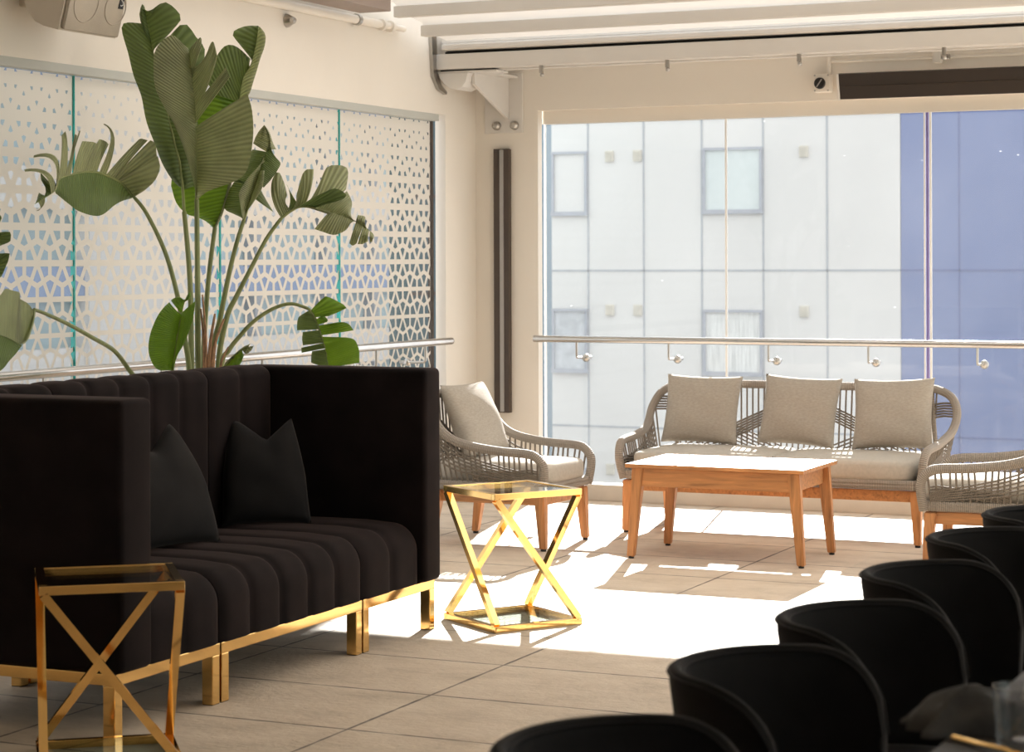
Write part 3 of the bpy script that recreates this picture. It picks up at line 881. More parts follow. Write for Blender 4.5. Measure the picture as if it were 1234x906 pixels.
for z in (.3, 1.2, 2.1, 3.0):
    MB().box((-8.99, 18.45, z), (.02, 2.3, .03)).build('panel_joint', 'strip', bt, False, world=True)

# ================================================================== BOOTH
XB_F, XB_S, XB_O = -3.945, -4.63, -4.80       # seat front, face of the back, outside of the back
SEAT_Z, BACK_Z, FR_Z = .452, 1.072, .205


def channel_sheet(profile, y0, y1, n, depth=.022, ns=12):
    """profile points (x, z, nx, nz): fluted upholstery swept from y0 to y1 in n channels"""
    rows = []
    for c in range(n):
        for k in range(ns + (1 if c == n - 1 else 0)):
            t = k / ns
            b_ = (1 - abs(2 * t - 1) ** 5)
            y = y0 + (y1 - y0) * (c + t) / n
            rows.append([(x + nx * depth * (b_ - 1), y, z + nz * depth * (b_ - 1)) for x, z, nx, nz in profile])
    return rows


def arc(cx, cz, r, a0, a1, n):
    return [(cx + r * math.cos(R(a0 + (a1 - a0) * i / n)), cz + r * math.sin(R(a0 + (a1 - a0) * i / n)),
             math.cos(R(a0 + (a1 - a0) * i / n)), math.sin(R(a0 + (a1 - a0) * i / n))) for i in range(n + 1)]


def booth_module(name, label, y0, y1, n, arm=None):
    t = thing(name, label, 'banquette', ((XB_F + XB_O) / 2, (y0 + y1) / 2, 0), 0, 'velvet banquette units')
    ys0, ys1 = y0, y1
    if arm == 'near': ys0 = y0 + .175
    if arm == 'far': ys1 = y1 - .14
    # seat
    prof = [(XB_F, FR_Z, 1, 0), (XB_F, .26, 1, 0), (XB_F, .32, 1, 0)] + arc(XB_F - .115, SEAT_Z - .115, .115, 0, 78, 7) + \
        [(XB_F - .22, SEAT_Z + .006, 0, 1), (XB_F - .4, SEAT_Z + .006, 0, 1), (XB_S - .02, SEAT_Z, 0, 1)]
    s = MB(); rows = channel_sheet(prof, ys0, ys1, n, .016); s.grid(rows)
    for row in (rows[0], rows[-1]):
        f = [s.bm.verts.new(p) for p in row] + [s.bm.verts.new((XB_S - .02, row[0][1], FR_Z))]
        s.bm.faces.new(f)
    s.bm.faces.new([s.bm.verts.new(p) for p in ((XB_F - .02, ys0, FR_Z + .002), (XB_F - .02, ys1, FR_Z + .002), (XB_S, ys1, FR_Z + .002), (XB_S, ys0, FR_Z + .002))])
    s.build('seat', 'velvet', t, True, world=True, angle=60)
    # back
    rb = .05
    pb = [(XB_S, FR_Z + .01, 1, 0), (XB_S, .6, 1, 0), (XB_S, .85, 1, 0)] + arc(XB_S - rb, BACK_Z - rb, rb, 0, 90, 6) + \
        arc(XB_O + rb, BACK_Z - rb, rb, 90, 180, 5) + [(XB_O, .6, -.15, 0), (XB_O, FR_Z, -.05, 0)]
    s = MB(); rows = channel_sheet(pb, ys0, ys1, n, .014); s.grid(rows)
    for row in (rows[0], rows[-1]):
        s.bm.faces.new([s.bm.verts.new(p) for p in row])
    s.build('backrest', 'velvet', t, True, world=True, angle=60)
    if arm:
        a0, a1 = (y0, ys0) if arm == 'near' else (ys1, y1)
        MB().box(((XB_F + .025 + XB_O) / 2, (a0 + a1) / 2, (FR_Z + 1.066) / 2), (XB_F + .025 - XB_O, a1 - a0, 1.066 - FR_Z), .022, 4).build('arm', 'velvet', t, True, world=True)
    fr = MB()
    for x in (XB_F - .028, XB_O + .03):
        fr.box((x, (y0 + y1) / 2, .186), (.045, y1 - y0 - .004, .040), .003)
    for y in (y0 + .024, y1 - .024):
        fr.box(((XB_F + XB_O) / 2, y, .186), (XB_F - XB_O - .06, .042, .038), .003)
    fr.build('base_frame', 'gold', t, False, world=True)
    for x in (XB_F - .028, XB_O + .03):
        for y in (y0 + .026, y1 - .026):
            lg_ = MB().box((x, y, .084), (.044, .044, .166), .003).build('leg', 'gold', t, False, world=True)
            MB().box((x, y, .002), (.04, .04, .004)).build('foot_pad', 'rubber', lg_, False).matrix_parent_inverse = Matrix.Translation(t.location).inverted()
    return t


booth_module('banquette_end_unit', 'near end unit of the dark velvet booth, with the arm beside the front gold table', 5.585, 6.203, 2, 'near')
booth_module('banquette_middle_unit', 'middle unit of the dark velvet booth, five flutes wide and without arms', 6.209, 7.205, 5)
booth_module('banquette_end_unit', 'far end unit of the dark velvet booth, with the arm toward the window', 7.211, 7.82, 2, 'far')


def pillow(name, label, cat, loc, rz, lean, w, h, th, mat, chop=0.0, group=None, dirx=0.0, pinch=.07, roll=0.0):
    """width along local x, stands on its lower edge, faces local -y"""
    o = thing(name, label, cat, loc, rz, group)
    n = 22
    mb = MB()
    rnd = random.Random(hash(label) % 9999 if False else len(label) * 7 + int(w * 1000))
    ph = [rnd.uniform(0, 6) for _ in range(6)]
    for side in (-1, 1):
        rows = []
        for i in range(n + 1):
            row = []
            a = -1 + 2 * i / n
            a = math.copysign(abs(a) ** .8, a)
            for j in range(n + 1):
                b_ = -1 + 2 * j / n
                b_ = math.copysign(abs(b_) ** .8, b_)
                x = w / 2 * a * (1 - pinch * (1 - b_ * b_))
                z = h / 2 * b_ * (1 - pinch * (1 - a * a))
                tk = th / 2 * max(0, (1 - a ** 2) * (1 - b_ ** 2)) ** .42
                tk *= 1 + .05 * math.sin(3 * a + ph[0] + 2 * b_) + .03 * math.sin(7 * b_ + ph[1] + 3 * a)
                y = side * tk
                if chop:
                    up = max(0, (b_ + .15) / 1.15)
                    g_ = max(0, 1 - abs(a - dirx) / .85)
                    z -= chop * g_ ** 1.15 * up ** 2
                    y *= 1 - .55 * g_ * up
                    y += (.10 * h) * (abs(a - dirx)) * up ** 2 * .6
                    x *= 1 - .30 * up ** 1.3
                row.append(Vector((x, y, z + h / 2)))
            rows.append(row)
        mb.grid(rows)
    rm = Matrix.Rotation(lean, 4, 'X') @ Matrix.Rotation(roll, 4, 'Y')
    bmesh.ops.transform(mb.bm, matrix=rm, verts=mb.bm.verts)
    mn = min(v.co.z for v in mb.bm.verts)
    bmesh.ops.translate(mb.bm, vec=(0, 0, -mn), verts=mb.bm.verts)
    mb.build('cover', mat, o, True, angle=80)
    return o


pillow('throw_cushion', 'charcoal cushion behind the near booth arm, its right corner showing', 'cushion', (-4.40, 6.60, .452), R(80), R(-20), .50, .475, .16, 'velvet_grey', .10, 'charcoal booth cushions', .05)
pillow('throw_cushion', 'charcoal cushion with a dented top in the far corner of the booth', 'cushion', (-4.45, 7.33, .452), R(40), R(-18), .36, .44, .15, 'velvet_grey', .08, 'charcoal booth cushions', .12)


# ================================================================== GOLD SIDE TABLES
def gold_table(label, loc, rz, s=.42, h=.56):
    t = thing('side_table', label, 'side table', loc, rz, 'gold glass side tables')
    k, w_ = s / 2, .026
    c = [(-k, -k), (k, -k), (k, k), (-k, k)]
    for nm, z in (('top_frame', h - w_ / 2), ('base_frame', w_ / 2)):
        f = MB()
        f.box((0, -k + w_ / 2, z), (s, w_, w_), .0015); f.box((0, k - w_ / 2, z), (s, w_, w_), .0015)
        f.box((-k + w_ / 2, 0, z), (w_, s - 2 * w_, w_), .0015); f.box((k - w_ / 2, 0, z), (w_, s - 2 * w_, w_), .0015)
        f.build(nm, 'gold', t, False)
    q = k - w_ / 2
    cc = [(-q, -q), (q, -q), (q, q), (-q, q)]
    for i in range(4):
        a, b_ = cc[i], cc[(i + 1) % 4]
        nrm = Vector(((a[0] + b_[0]), (a[1] + b_[1]), 0)).normalized()
        MB().bar((a[0], a[1], h - w_), (b_[0], b_[1], w_), w_ * 1.0, w_, roll=nrm).build('leg', 'gold', t, False)
    for nm, z in (('glass_top', h - .006), ('glass_shelf', w_ - .004)):
        MB().box((0, 0, z), (s - 2 * w_ + .006, s - 2 * w_ + .006, .006), .001).build(nm, 'glass_clear', t, False)
    return t


gold_table('gold metal side table with glass top standing in front of the booth arm', (-3.812, 5.362, 0), R(38.8), .42, .56)
gold_table('gold metal side table with glass top in the sun between booth and armchair', (-3.732, 8.10, 0), R(56), .42, .56)


# ================================================================== ROPE SEATING
def rope_seat(name, label, cat, loc, rz, hw, n_cush, legs_hw, group, simple=False):
    """faces local +x; hw is half the width between the arm rails"""
    t = thing(name, label, cat, loc, rz, group)
    xf, xb = .335, -.335
    # legs
    for sx in (1, -1):
        for sy in (1, -1):
            l = MB()
            top = Vector((sx * .300, sy * (legs_hw - .012), .29))
            bot = Vector((sx * .320 if sx > 0 else -.345, sy * legs_hw, .012))
            wt, wb = .058, .036
            vs = []
            for p, ww in ((bot, wb), (top, wt)):
                for dx, dy in ((-1, -1), (1, -1), (1, 1), (-1, 1)):
                    vs.append(l.bm.verts.new(p + Vector((dx * ww / 2, dy * ww / 2, 0))))
            for q in [(3, 2, 1, 0), (4, 5, 6, 7), (0, 1, 5, 4), (1, 2, 6, 5), (2, 3, 7, 6), (3, 0, 4, 7)]:
                l.bm.faces.new([vs[i] for i in q])
            bmesh.ops.bevel(l.bm, geom=list(l.bm.edges), offset=.004, segments=2, affect='EDGES')
            lo = l.build('leg', 'teak_v', t, True)
            MB().lathe([(.0001, 0), (.015, 0), (.015, .013), (.0001, .013)], (bot.x, bot.y, 0), 12).build('foot_glide', 'rubber', lo, True)
    ap = MB()
    ap.box((.305, 0, .262), (.028, 2 * legs_hw - .06, .058), .003); ap.box((-.305, 0, .262), (.028, 2 * legs_hw - .06, .058), .003)
    for sy in (1, -1):
        ap.box((0, sy * (legs_hw - .016), .262), (.60, .028, .058), .003)
    ap.build('apron', 'teak', t, False)
    # rope wrapped seat frame
    sf = MB()
    hs = hw - .02
    for z in (.313, .331):
        path = [(xf - .03, -hs, z), (xf, -hs + .03, z), (xf, hs - .03, z), (xf - .03, hs, z), (xb + .03, hs, z), (xb, hs - .03, z), (xb, -hs + .03, z), (xb + .03, -hs, z)]
        long = []
        for i in range(len(path)):
            a, b_ = Vector(path[i]), Vector(path[(i + 1) % len(path)])
            for k in range(6):
                long.append(a.lerp(b_, k / 6))
        sf.tube(long, .017, 8, closed=True)
    sf.build('seat_frame', 'rope', t, True)
    dk = MB().box((0, 0, .325), (2 * .31, 2 * hs - .04, .02), .004); dk.build('seat_deck', 'rope', t, False)
    # arm and back rail in one bend
    half = [(xf - .005, hw - .02, .30), (xf + .005, hw + .0, .39), (xf + .0, hw + .005, .445), (xf - .035, hw + .01, .487), (xf - .09, hw + .012, .503),
            (xf - .25, hw + .015, .512), (xf - .42, hw + .02, .535), (xf - .53, hw + .035, .575), (xf - .61, hw + .04, .655), (xf - .665, hw + .005, .735),
            (xf - .69, hw - .07, .778), (xf - .70, hw - .16, .788)]
    mid = [] if hw < .4 else [(xf - .705, hw * .4, .790), (xf - .705, 0, .790), (xf - .705, -hw * .4, .790)]
    if hw < .4:
        mid = [(xf - .705, 0, .790)]
    ctrl = half + mid + [(x, -y, z) for x, y, z in half[::-1]]
    rail = crom(ctrl, 6)
    ra = MB(); ra.tube(rail, .0235, 10); ra.build('arm_rail', 'rope', t, True)
    # back posts inside the rope
    for sy in (1, -1):
        ps = MB()
        ps.tube([(xb + .0, sy * (hs - .06), .31), (xf - .66, sy * (hw - .10), .60), (xf - .70, sy * (hw - .12), .783)], .013, 8)
        ps.build('back_post', 'rope', t, True)
    # weave
    wv = MB()
    side_rail = [p for p in rail[:6 * 10] if True]
    def rail_at_x(x, sy):
        best = min((p for p in rail[6 * 2: 6 * 9]), key=lambda p: abs(p.x - x))
        return Vector((best.x, best.y * sy, best.z))
    def side_pt(x, f, sy):
        tp = rail_at_x(x, sy)
        bt = Vector((x * .93, sy * hs, .325))
        return bt.lerp(tp, f)
    for sy in (1, -1):
        n = 19
        for i in range(n):
            x = xf - .03 - (.60) * i / (n - 1)
            tp = rail_at_x(x, sy); bt = Vector((x * .93 + .01, sy * hs, .325))
            wv.tube([bt, tp], .0052, 6, caps=False)
        # slanting cross strands
        for q in range(6):
            f0, f1 = .12 + .05 * q, .36 + .10 * q
            pts = [side_pt(xf - .02 - .58 * k / 12, f0 + (f1 - f0) * k / 12, sy) + Vector((0, sy * .004, 0)) for k in range(13)]
            wv.tube(pts, .0050, 6, caps=False)
        for q in range(4):
            f0, f1 = .30 + .09 * q, .10 + .05 * q
            pts = [side_pt(xf - .02 - .40 * k / 10, f0 + (f1 - f0) * k / 10, sy) + Vector((0, sy * -.004, 0)) for k in range(11)]
            wv.tube(pts, .0050, 6, caps=False)
    # back
    def back_top(y):
        yy = abs(y)
        best = min((p for p in rail if p.x < xf - .6), key=lambda p: abs(p.y - y))
        return best
    nb = int(2 * (hw - .09) / .034)
    for i in range(nb + 1):
        y = -(hw - .09) + 2 * (hw - .09) * i / nb
        tp = back_top(y); wv.tube([(xb, y * .97, .325), (tp.x, y, tp.z)], .0052, 6, caps=False)
    def back_pt(y, f):
        tp = back_top(max(-hw + .02, min(hw - .02, y)))
        return Vector((xb, y * .97, .325)).lerp(Vector((tp.x, y, tp.z)), f)
    per = .80 if hw > .4 else hw * 2
    nper = max(1, round(2 * hw / per))
    per = 2 * hw / nper
    for q in range(6):
        pts = []
        K = 24 * nper
        for k in range(K + 1):
            y = -hw + .04 + (2 * hw - .08) * k / K
            ph = (y + hw) / per
            tri = abs(2 * (ph - math.floor(ph)) - 1)          # 1 at the ends of a bay, 0 in its middle
            f = .43 + .40 * tri - .032 * (q - 2.5)
            pts.append(back_pt(y, f) + Vector((.006, 0, 0)))
        for sy in (-1, 1):
            e = pts[0] if sy < 0 else pts[-1]
            c_ = min((p for p in rail if p.x < xf - .5 and p.y * sy > 0), key=lambda p: abs(p.z - e.z))
            pts.insert(0, c_.copy()) if sy < 0 else pts.append(c_.copy())
        wv.tube(pts, .0062, 6, caps=False)
        pts = []
        for k in range(K + 1):
            y = -hw + .05 + (2 * hw - .10) * k / K
            ph = (y + hw) / per
            tri = abs(2 * (ph - math.floor(ph)) - 1)
            f = .50 - .36 * tri - .045 * q
            if f > .02:
                pts.append(back_pt(y, f) + Vector((-.005, 0, 0)))
            elif len(pts) > 1:
                wv.tube(pts, .0050, 6, caps=False); pts = []
            else:
                pts = []
        if len(pts) > 1:
            wv.tube(pts, .0050, 6, caps=False)
    wv.build('rope_weave', 'cord', t, True)
    # seat cushions
    cw = (2 * hs - .06) / n_cush
    for i in range(n_cush):
        yc_ = -hs + .03 + cw * (i + .5)
        cu = MB(); nn = 20
        zt, zb = (.448, .337)
        hx, hy = .335, cw / 2 - .007
        ring = []
        for (k, (z, ins)) in enumerate([(zb, .02), (zb + .006, .006), (zb + .025, 0), (zt - .03, 0), (zt - .012, .006), (zt - .002, .022)]):
            row = []
            for e in range(40):
                a = 2 * PI * e / 40
                ca, sa = math.cos(a), math.sin(a)
                pw = .22
                row.append(Vector((.012 + (hx - ins) * math.copysign(abs(ca) ** pw, ca), yc_ + (hy - ins) * math.copysign(abs(sa) ** pw, sa), z)))
            ring.append(row)
        for sc, dz in ((.75, .007), (.4, .011), (.01, .012)):
            ring.append([Vector((.012 + (p.x - .012) * sc, yc_ + (p.y - yc_) * sc, zt + dz - .002)) for p in ring[5]])
        cu.grid(ring, closev=True)
        cu.bm.faces.new([cu.bm.verts.new(p) for p in ring[0]])
        cu.build('seat_cushion', 'linen_pale', t, True, angle=70)
    return t


rope_seat('rope_armchair', 'rope armchair with teak legs next to the far end of the booth', 'armchair', (-4.795, 10.385, 0), R(-2), .29, 1, .258, 'rope armchairs')
rope_seat('rope_armchair', 'rope armchair at the right end of the sofa, partly behind black chairs', 'armchair', (-2.19, 10.43, 0), R(183), .29, 1, .258, 'rope armchairs')
rope_seat('rope_sofa', 'long rope sofa with teak legs under the back window', 'sofa', (-3.568, 11.335, 0), R(-90), .845, 2, .815, None)

for i, (x, ty) in enumerate(((-4.135, .03), (-3.565, -.05), (-3.015, .04))):
    pillow('scatter_cushion', ['taupe scatter cushion at the left end of the sofa', 'taupe scatter cushion in the middle of the sofa', 'taupe scatter cushion at the right end of the sofa'][i],
           'cushion', (x, 11.50, .455), R((2, -1, 1)[i]), R(-17), .45, .40, .15, 'linen', 0, 'taupe sofa cushions', roll=R((1, 2.5, -2)[i]), pinch=.06)
pillow('scatter_cushion', 'taupe scatter cushion leaning back in the rope armchair by the booth', 'cushion', (-4.93, 10.40, .455), R(84), R(-24), .43, .42, .17, 'linen', 0, pinch=.05)

# ---- coffee table
t = thing('coffee_table', 'low teak coffee table in front of the rope sofa', 'coffee table', (-3.533, 10.325, 0))
tp = MB()
for i in range(5):
    tp.box((0, -.236 + .118 * i, .468), (.93, .1165, .020), .002)
tp.build('tabletop', 'teak', t, False)
ap = MB()
ap.box((0, -.255, .41), (.80, .022, .09), .002); ap.box((0, .255, .41), (.80, .022, .09), .002)
ap.box((-.40, 0, .41), (.022, .49, .09), .002); ap.box((.40, 0, .41), (.022, .49, .09), .002)
ap.build('apron', 'teak', t, False)
for sx in (-1, 1):
    for sy in (-1, 1):
        l = MB()
        top = Vector((sx * .405, sy * .248, .458)); bot = Vector((sx * .444, sy * .262, .01))
        vs = []
        for p, wx, wy in ((bot, .038, .034), (top, .062, .048)):
            for dx, dy in ((-1, -1), (1, -1), (1, 1), (-1, 1)):
                vs.append(l.bm.verts.new(p + Vector((dx * wx / 2, dy * wy / 2, 0))))
        for q in [(3, 2, 1, 0), (4, 5, 6, 7), (0, 1, 5, 4), (1, 2, 6, 5), (2, 3, 7, 6), (3, 0, 4, 7)]:
            l.bm.faces.new([vs[i] for i in q])
        bmesh.ops.bevel(l.bm, geom=list(l.bm.edges), offset=.004, segments=2, affect='EDGES')
        lo = l.build('leg', 'teak_v', t, True)
        MB().lathe([(.0001, 0), (.014, 0), (.014, .012), (.0001, .012)], (bot.x, bot.y, 0), 12).build('foot_glide', 'rubber', lo, True)


# ================================================================== TUB CHAIRS
def tub_chair(label, loc, rz):
    t = thing('tub_chair', label, 'chair', loc, rz, 'black tub chairs along the dining table')
    R0, ZT = .205, .745
    N = 56
    pts = []
    for i in range(N + 1):
        s = -1 + 2 * i / N
        a = abs(s)
        tot = PI / 2 * R0 + .065
        d = a * tot
        if d < PI / 2 * R0:
            th = d / R0
            p = Vector((-R0 * math.cos(th), R0 * math.sin(th), 0)); nrm = Vector((-math.cos(th), math.sin(th), 0))
        else:
            p = Vector((d - PI / 2 * R0, R0, 0)); nrm = Vector((0, 1, 0))
        if s < 0:
            p.y *= -1; nrm.y *= -1
        d0, d1 = tot - .15, tot
        k = max(0, (d - d0) / (d1 - d0))
        drop = 1 - (1 - min(1, k) ** 2.0) ** (1 / 2.0)
        pts.append((p, nrm, ZT - .15 * drop))
    th = .015
    rows = []
    for p, nrm, zt in pts:
        zb = .33
        fl = lambda z: (z - .5) * .13
        row = []
        for z, o in ((zb, th * .6), (zb + .04, th), (zb + (zt - zb) * .5, th), (zt - .03, th), (zt - .012, th * .85), (zt - .003, th * .5), (zt, 0), (zt - .003, -th * .5), (zt - .012, -th * .85), (zt - .03, -th), (zb + (zt - zb) * .5, -th * 1.05), (zb + .06, -th), (zb, -th * .6)):
            row.append(p + nrm * (o + fl(z)) + Vector((0, 0, z)))
        rows.append(row)
    sh = MB(); sh.grid(rows)
    for row in (rows[0], rows[-1]):
        sh.bm.faces.new([sh.bm.verts.new(q) for q in row])
    so = sh.build('shell', 'chair_fabric', t, True, angle=70)
    pp = MB(); pp.tube([r[4] + (r[4] - r[9]).normalized() * .002 for r in rows], .0035, 6); pp.build('piping', 'chair_fabric', so, True)
    pp = MB(); pp.tube([r[8] + (r[8] - r[4]).normalized() * .001 for r in rows], .003, 6); pp.build('piping', 'chair_fabric', so, True)
    st = MB()
    prof = [(.0001, .335), (.17, .335), (.185, .35), (.192, .39), (.185, .425), (.16, .445), (.10, .452), (.0001, .454)]
    st.lathe(prof, (0, 0, 0), 40)
    bmesh.ops.scale(st.bm, vec=(1.12, .97, 1), verts=st.bm.verts)
    bmesh.ops.translate(st.bm, vec=(.045, 0, 0), verts=st.bm.verts)
    st.build('seat', 'chair_fabric', t, True, angle=70)
    for sx in (-1, 1):
        for sy in (-1, 1):
            MB().tube([(.03 + sx * .13, sy * .14, .34), (.03 + sx * .20, sy * .20, 0)], [.017, .010], 12).build('leg', 'black_metal', t, True)
    return t


c0 = tub_chair('black tub chair, first of the row and cut by the bottom edge', (-1.20, 3.12, 0), R(-9))
spots = [(3.845, -1.178, 'black tub chair, second of the row, its rim against the sunlit floor'), (4.46, -1.165, 'black tub chair, third of the row counting from the bottom edge'),
         (5.15, -1.172, 'black tub chair, fourth of the row counting from the bottom edge'), (5.87, -1.187, 'black tub chair, fifth of the row, in front of the armchair leg'),
         (6.47, -1.165, 'black tub chair, farthest of the row, below the right armchair')]
for y, x, lb in spots:
    c = copy_tree(c0); c.location = (x, y, 0); c['label'] = lb
    c.rotation_euler.z = R(-9 + random.uniform(-2.5, 2.5))

# ---- dining table and what lies on it
t = thing('dining_table', 'black dining table beside the row of tub chairs', 'table', (-.35, 4.2, 0))
MB().box((-.36, 4.25, .735), (.86, 3.3, .03), .004).build('tabletop', 'table_top', t, False, world=True)
for y in (3.1, 5.4):
    p_ = MB(); p_.lathe([(.0001, 0), (.24, 0), (.24, .012), (.045, .03), (.035, .06), (.035, .70), (.12, .72), (.0001, .72)], (-.36, y, 0), 28); p_.build('pedestal', 'black_metal', t, True, world=True)


def napkin(label, loc, rz, w, d, h, seed):
    o = thing('cloth_napkin', label, 'napkin', loc, rz, 'dark cloth napkins')
    rn = random.Random(seed); ph = [rn.uniform(0, 6) for _ in range(5)]
    mb = MB()
    rows_t, rows_b = [], []
    for i in range(31):
        a = -1 + 2 * i / 30
        rt_, rb_ = [], []
        for j in range(21):
            b_ = -1 + 2 * j / 20
            base = max(0, 1 - abs(a) ** 2.2) ** .6
            prof = max(0, 1 - abs(b_) ** 2.5) ** .7
            fold = .70 + .42 * (1 - abs(math.sin(2.8 * b_ + .9 * a + ph[0]))) ** 1.5 + .14 * math.sin(9 * b_ - 4 * a + ph[1])
            z = h * (.10 + base * prof * fold * (.75 + .25 * math.sin(2.2 * a + ph[2])))
            x = w / 2 * a + .012 * math.sin(6 * b_ + ph[3]); y = d / 2 * b_ * (.75 + .25 * base) + .012 * math.sin(5 * a + ph[4])
            rt_.append((x, y, max(.004, z))); rb_.append((x, y, 0.0))
        rows_t.append(rt_); rows_b.append(rb_)
    mb.grid(rows_t); mb.grid(rows_b)
    for rr_ in ((0, None), (-1, None)):
        mb.grid([rows_t[rr_[0]], rows_b[rr_[0]]])
    mb.grid([[r_[0] for r_ in rows_t], [r_[0] for r_ in rows_b]]); mb.grid([[r_[-1] for r_ in rows_t], [r_[-1] for r_ in rows_b]])
    mb.build('cloth', 'napkin', o, True, angle=80)
    return o


napkin('dark folded napkin lying on the table corner beside the tumbler', (-.765, 3.44, .7505), R(38), .22, .15, .06, 3)
napkin('dark folded napkin lying further along the dining table', (-.70, 4.16, .7505), R(30), .20, .16, .055, 5)
gl = thing('tumbler', 'clear drinking glass standing beside the dark napkin', 'drinking glass', (-.672, 3.31, .7505))
g = MB(); g.lathe([(.0001, .0), (.030, 0), (.033, .004), (.039, .095), (.0365, .095), (.031, .012), (.0001, .010)], (0, 0, 0), 32); g.build('glass_body', 'tumbler', gl, True)
cd = thing('menu_card', 'small folded white card standing behind the tumbler', 'card', (-.70, 3.655, .7505), R(20))
cm = MB(); cm.prism([(-.03, 0), (.03, 0), (.003, .085), (-.003, .085)], 'y', -.05, .05); cm.build('card_stock', 'white_paper', cd, False)
fk = thing('fork', 'gold fork lying in front of the dark napkin', 'fork', (-.70, 3.262, .7505), R(-40))
f = MB()
f.tube([(-.10, 0, .004), (-.04, 0, .006), (.03, 0, .011), (.055, 0, .008)], [.0045, .004, .0032, .006], 8); f.build('handle', 'gold', fk, True)
for k in range(4):
    MB().tube([(.052, -.0105 + .007 * k, .008), (.075, -.0105 + .007 * k, .004), (.10, -.0105 + .007 * k, .006)], [.003, .0022, .0014], 6).build('tine', 'gold', fk, True)

# ================================================================== PLANT
PD = 9.72
LEAN = .008      # the leaves on the left reach out from the wall into the room


def S(p):
    return sight(p[0], p[1], PD + (p[2] if len(p) > 2 else 0) - max(0, 150 - p[0]) * LEAN)


def add_leaf(plant, midrib, blades, mat, petiole=None, pr=(.016, .008), d=0.0, rib=True, bulge=.02):
    """midrib: measured points; blades: (t0, t1, outer edge points, depth of the edge, material or None)"""
    def dd(p, e=0.0):
        return S((p[0], p[1], d + (p[2] if len(p) > 2 else 0) + e))
    mid = crom([dd(p) for p in midrib], 10)
    mid = resample(mid, 60)

    def at(t):
        q = max(0, min(1, t)) * 60
        i = min(59, int(q))
        return mid[i].lerp(mid[i + 1], q - i)
    root = None
    groups = {}
    for bl_ in blades:
        groups.setdefault(bl_[4] if len(bl_) > 4 and bl_[4] else mat, []).append(bl_)
    first = True
    for mname, bls in groups.items():
        mb = MB(); mb.keep_normals = True
        for bl_ in bls:
            t0, t1, outer, ed = bl_[:4]
            bend = bl_[5] if len(bl_) > 5 else None
            out = [dd(p, ed) for p in outer]
            if len(out) == 1:
                out = [out[0], out[0] + (at(t1) - at(t0)) * .06]
            out = crom(out, 6) if len(out) > 2 else crom(out, 8)
            nu = max(8, int(36 * abs(t1 - t0)) + 6)
            out = resample(out, nu)
            ns = 9
            rows, uvs = [], []
            bv = None
            if bend:
                bv = (bend[0] * RGT - bend[1] * UP) * (PD / CF)
            for i in range(nu + 1):
                k = i / nu
                A = at(t0 + (t1 - t0) * k); B = out[i]
                row, ur = [], []
                for j in range(ns + 1):
                    s = j / ns
                    p = A.lerp(B, s)
                    hump = 4 * s * (1 - s)
                    p = p - FWD * bulge * hump
                    if bv is not None:
                        p = p + bv * hump
                    p = p + FWD * .003 * math.sin(24 * k + 3 * s)
                    row.append(p); ur.append((s, t0 + (t1 - t0) * k))
                rows.append(row); uvs.append(ur)
            # face the camera side outward so that the upper face is 'front'
            mb.grid(rows, uvs=uvs)
        bm = mb.bm
        bm.normal_update()
        view = -FWD
        flip = [f_ for f_ in bm.faces if f_.normal.dot(view) < 0]
        bmesh.ops.reverse_faces(bm, faces=flip)
        if first:
            root = mb.build('leaf', mname, plant, True, world=True, angle=180)
            first = False
        else:
            ob_ = mb.build('blade', mname, root, True, angle=180)
            ob_.data.transform(Matrix.Translation(-plant.location))
    if rib:
        rb_ = MB(); rb_.tube(mid[:-1], [max(.0015, .0075 * (1 - i / 62)) for i in range(60)], 6)
        ob_ = rb_.build('midrib', 'rib', root, True); ob_.data.transform(Matrix.Translation(-plant.location))
    if petiole:
        pp_ = [dd(p) for p in petiole] + [mid[0]]
        pp_ = crom(pp_, 8)
        n = len(pp_)
        tb = MB(); tb.tube(pp_, [pr[0] + (pr[1] - pr[0]) * i / (n - 1) for i in range(n)], 10)
        ob_ = tb.build('petiole', 'petiole', root, True); ob_.data.transform(Matrix.Translation(-plant.location))
    return root


def planter(o, r, h):
    MB().lathe([(.0001, 0), (r * .78, 0), (r * .82, .01), (r, h - .03), (r, h), (r * .9, h), (r * .88, h - .06), (.0001, h - .06)], (0, 0, 0), 36).build('pot', 'pot', o, True)
    s_ = MB(); s_.lathe([(.0001, h - .05), (r * .5, h - .045), (r * .885, h - .058)], (0, 0, 0), 24); s_.build('soil', 'soil', o, True)


plant = thing('bird_of_paradise_plant', 'tall potted bird of paradise plant behind the velvet booth', 'plant', (-5.30, 8.255, 0))
planter(plant, .24, .42)
SOIL = 680   # level of the soil as seen down the stems


def base(u):
    return (u, SOIL - 20)


# leaf: big front leaf seen from below
add_leaf(plant, [(237, 240), (237, 200), (236, 150), (233, 105), (227, 58)],
         [(0.02, 1.0, [(232, 212), (221, 178), (208, 146), (197, 128), (187, 105), (185, 82), (186, 64), (194, 51), (207, 42), (218, 50)], -.05),
          (0.0, .48, [(238, 241), (248, 232), (262, 226), (277, 221), (292, 213), (300, 198), (305, 165), (304, 134), (298, 113)], -.10),
          (.50, .62, [(277, 93), (272, 81)], -.08, None, (-4, 6)),
          (.60, .86, [(262, 68), (257, 50), (252, 56)], -.06, None, (3, 4)),
          (.80, .97, [(243, 58), (242, 45), (234, 52)], -.03)],
         'leaf_grey', [base(252), (243, 560), (239, 445), (238, 330)], (.018, .011), -.12)
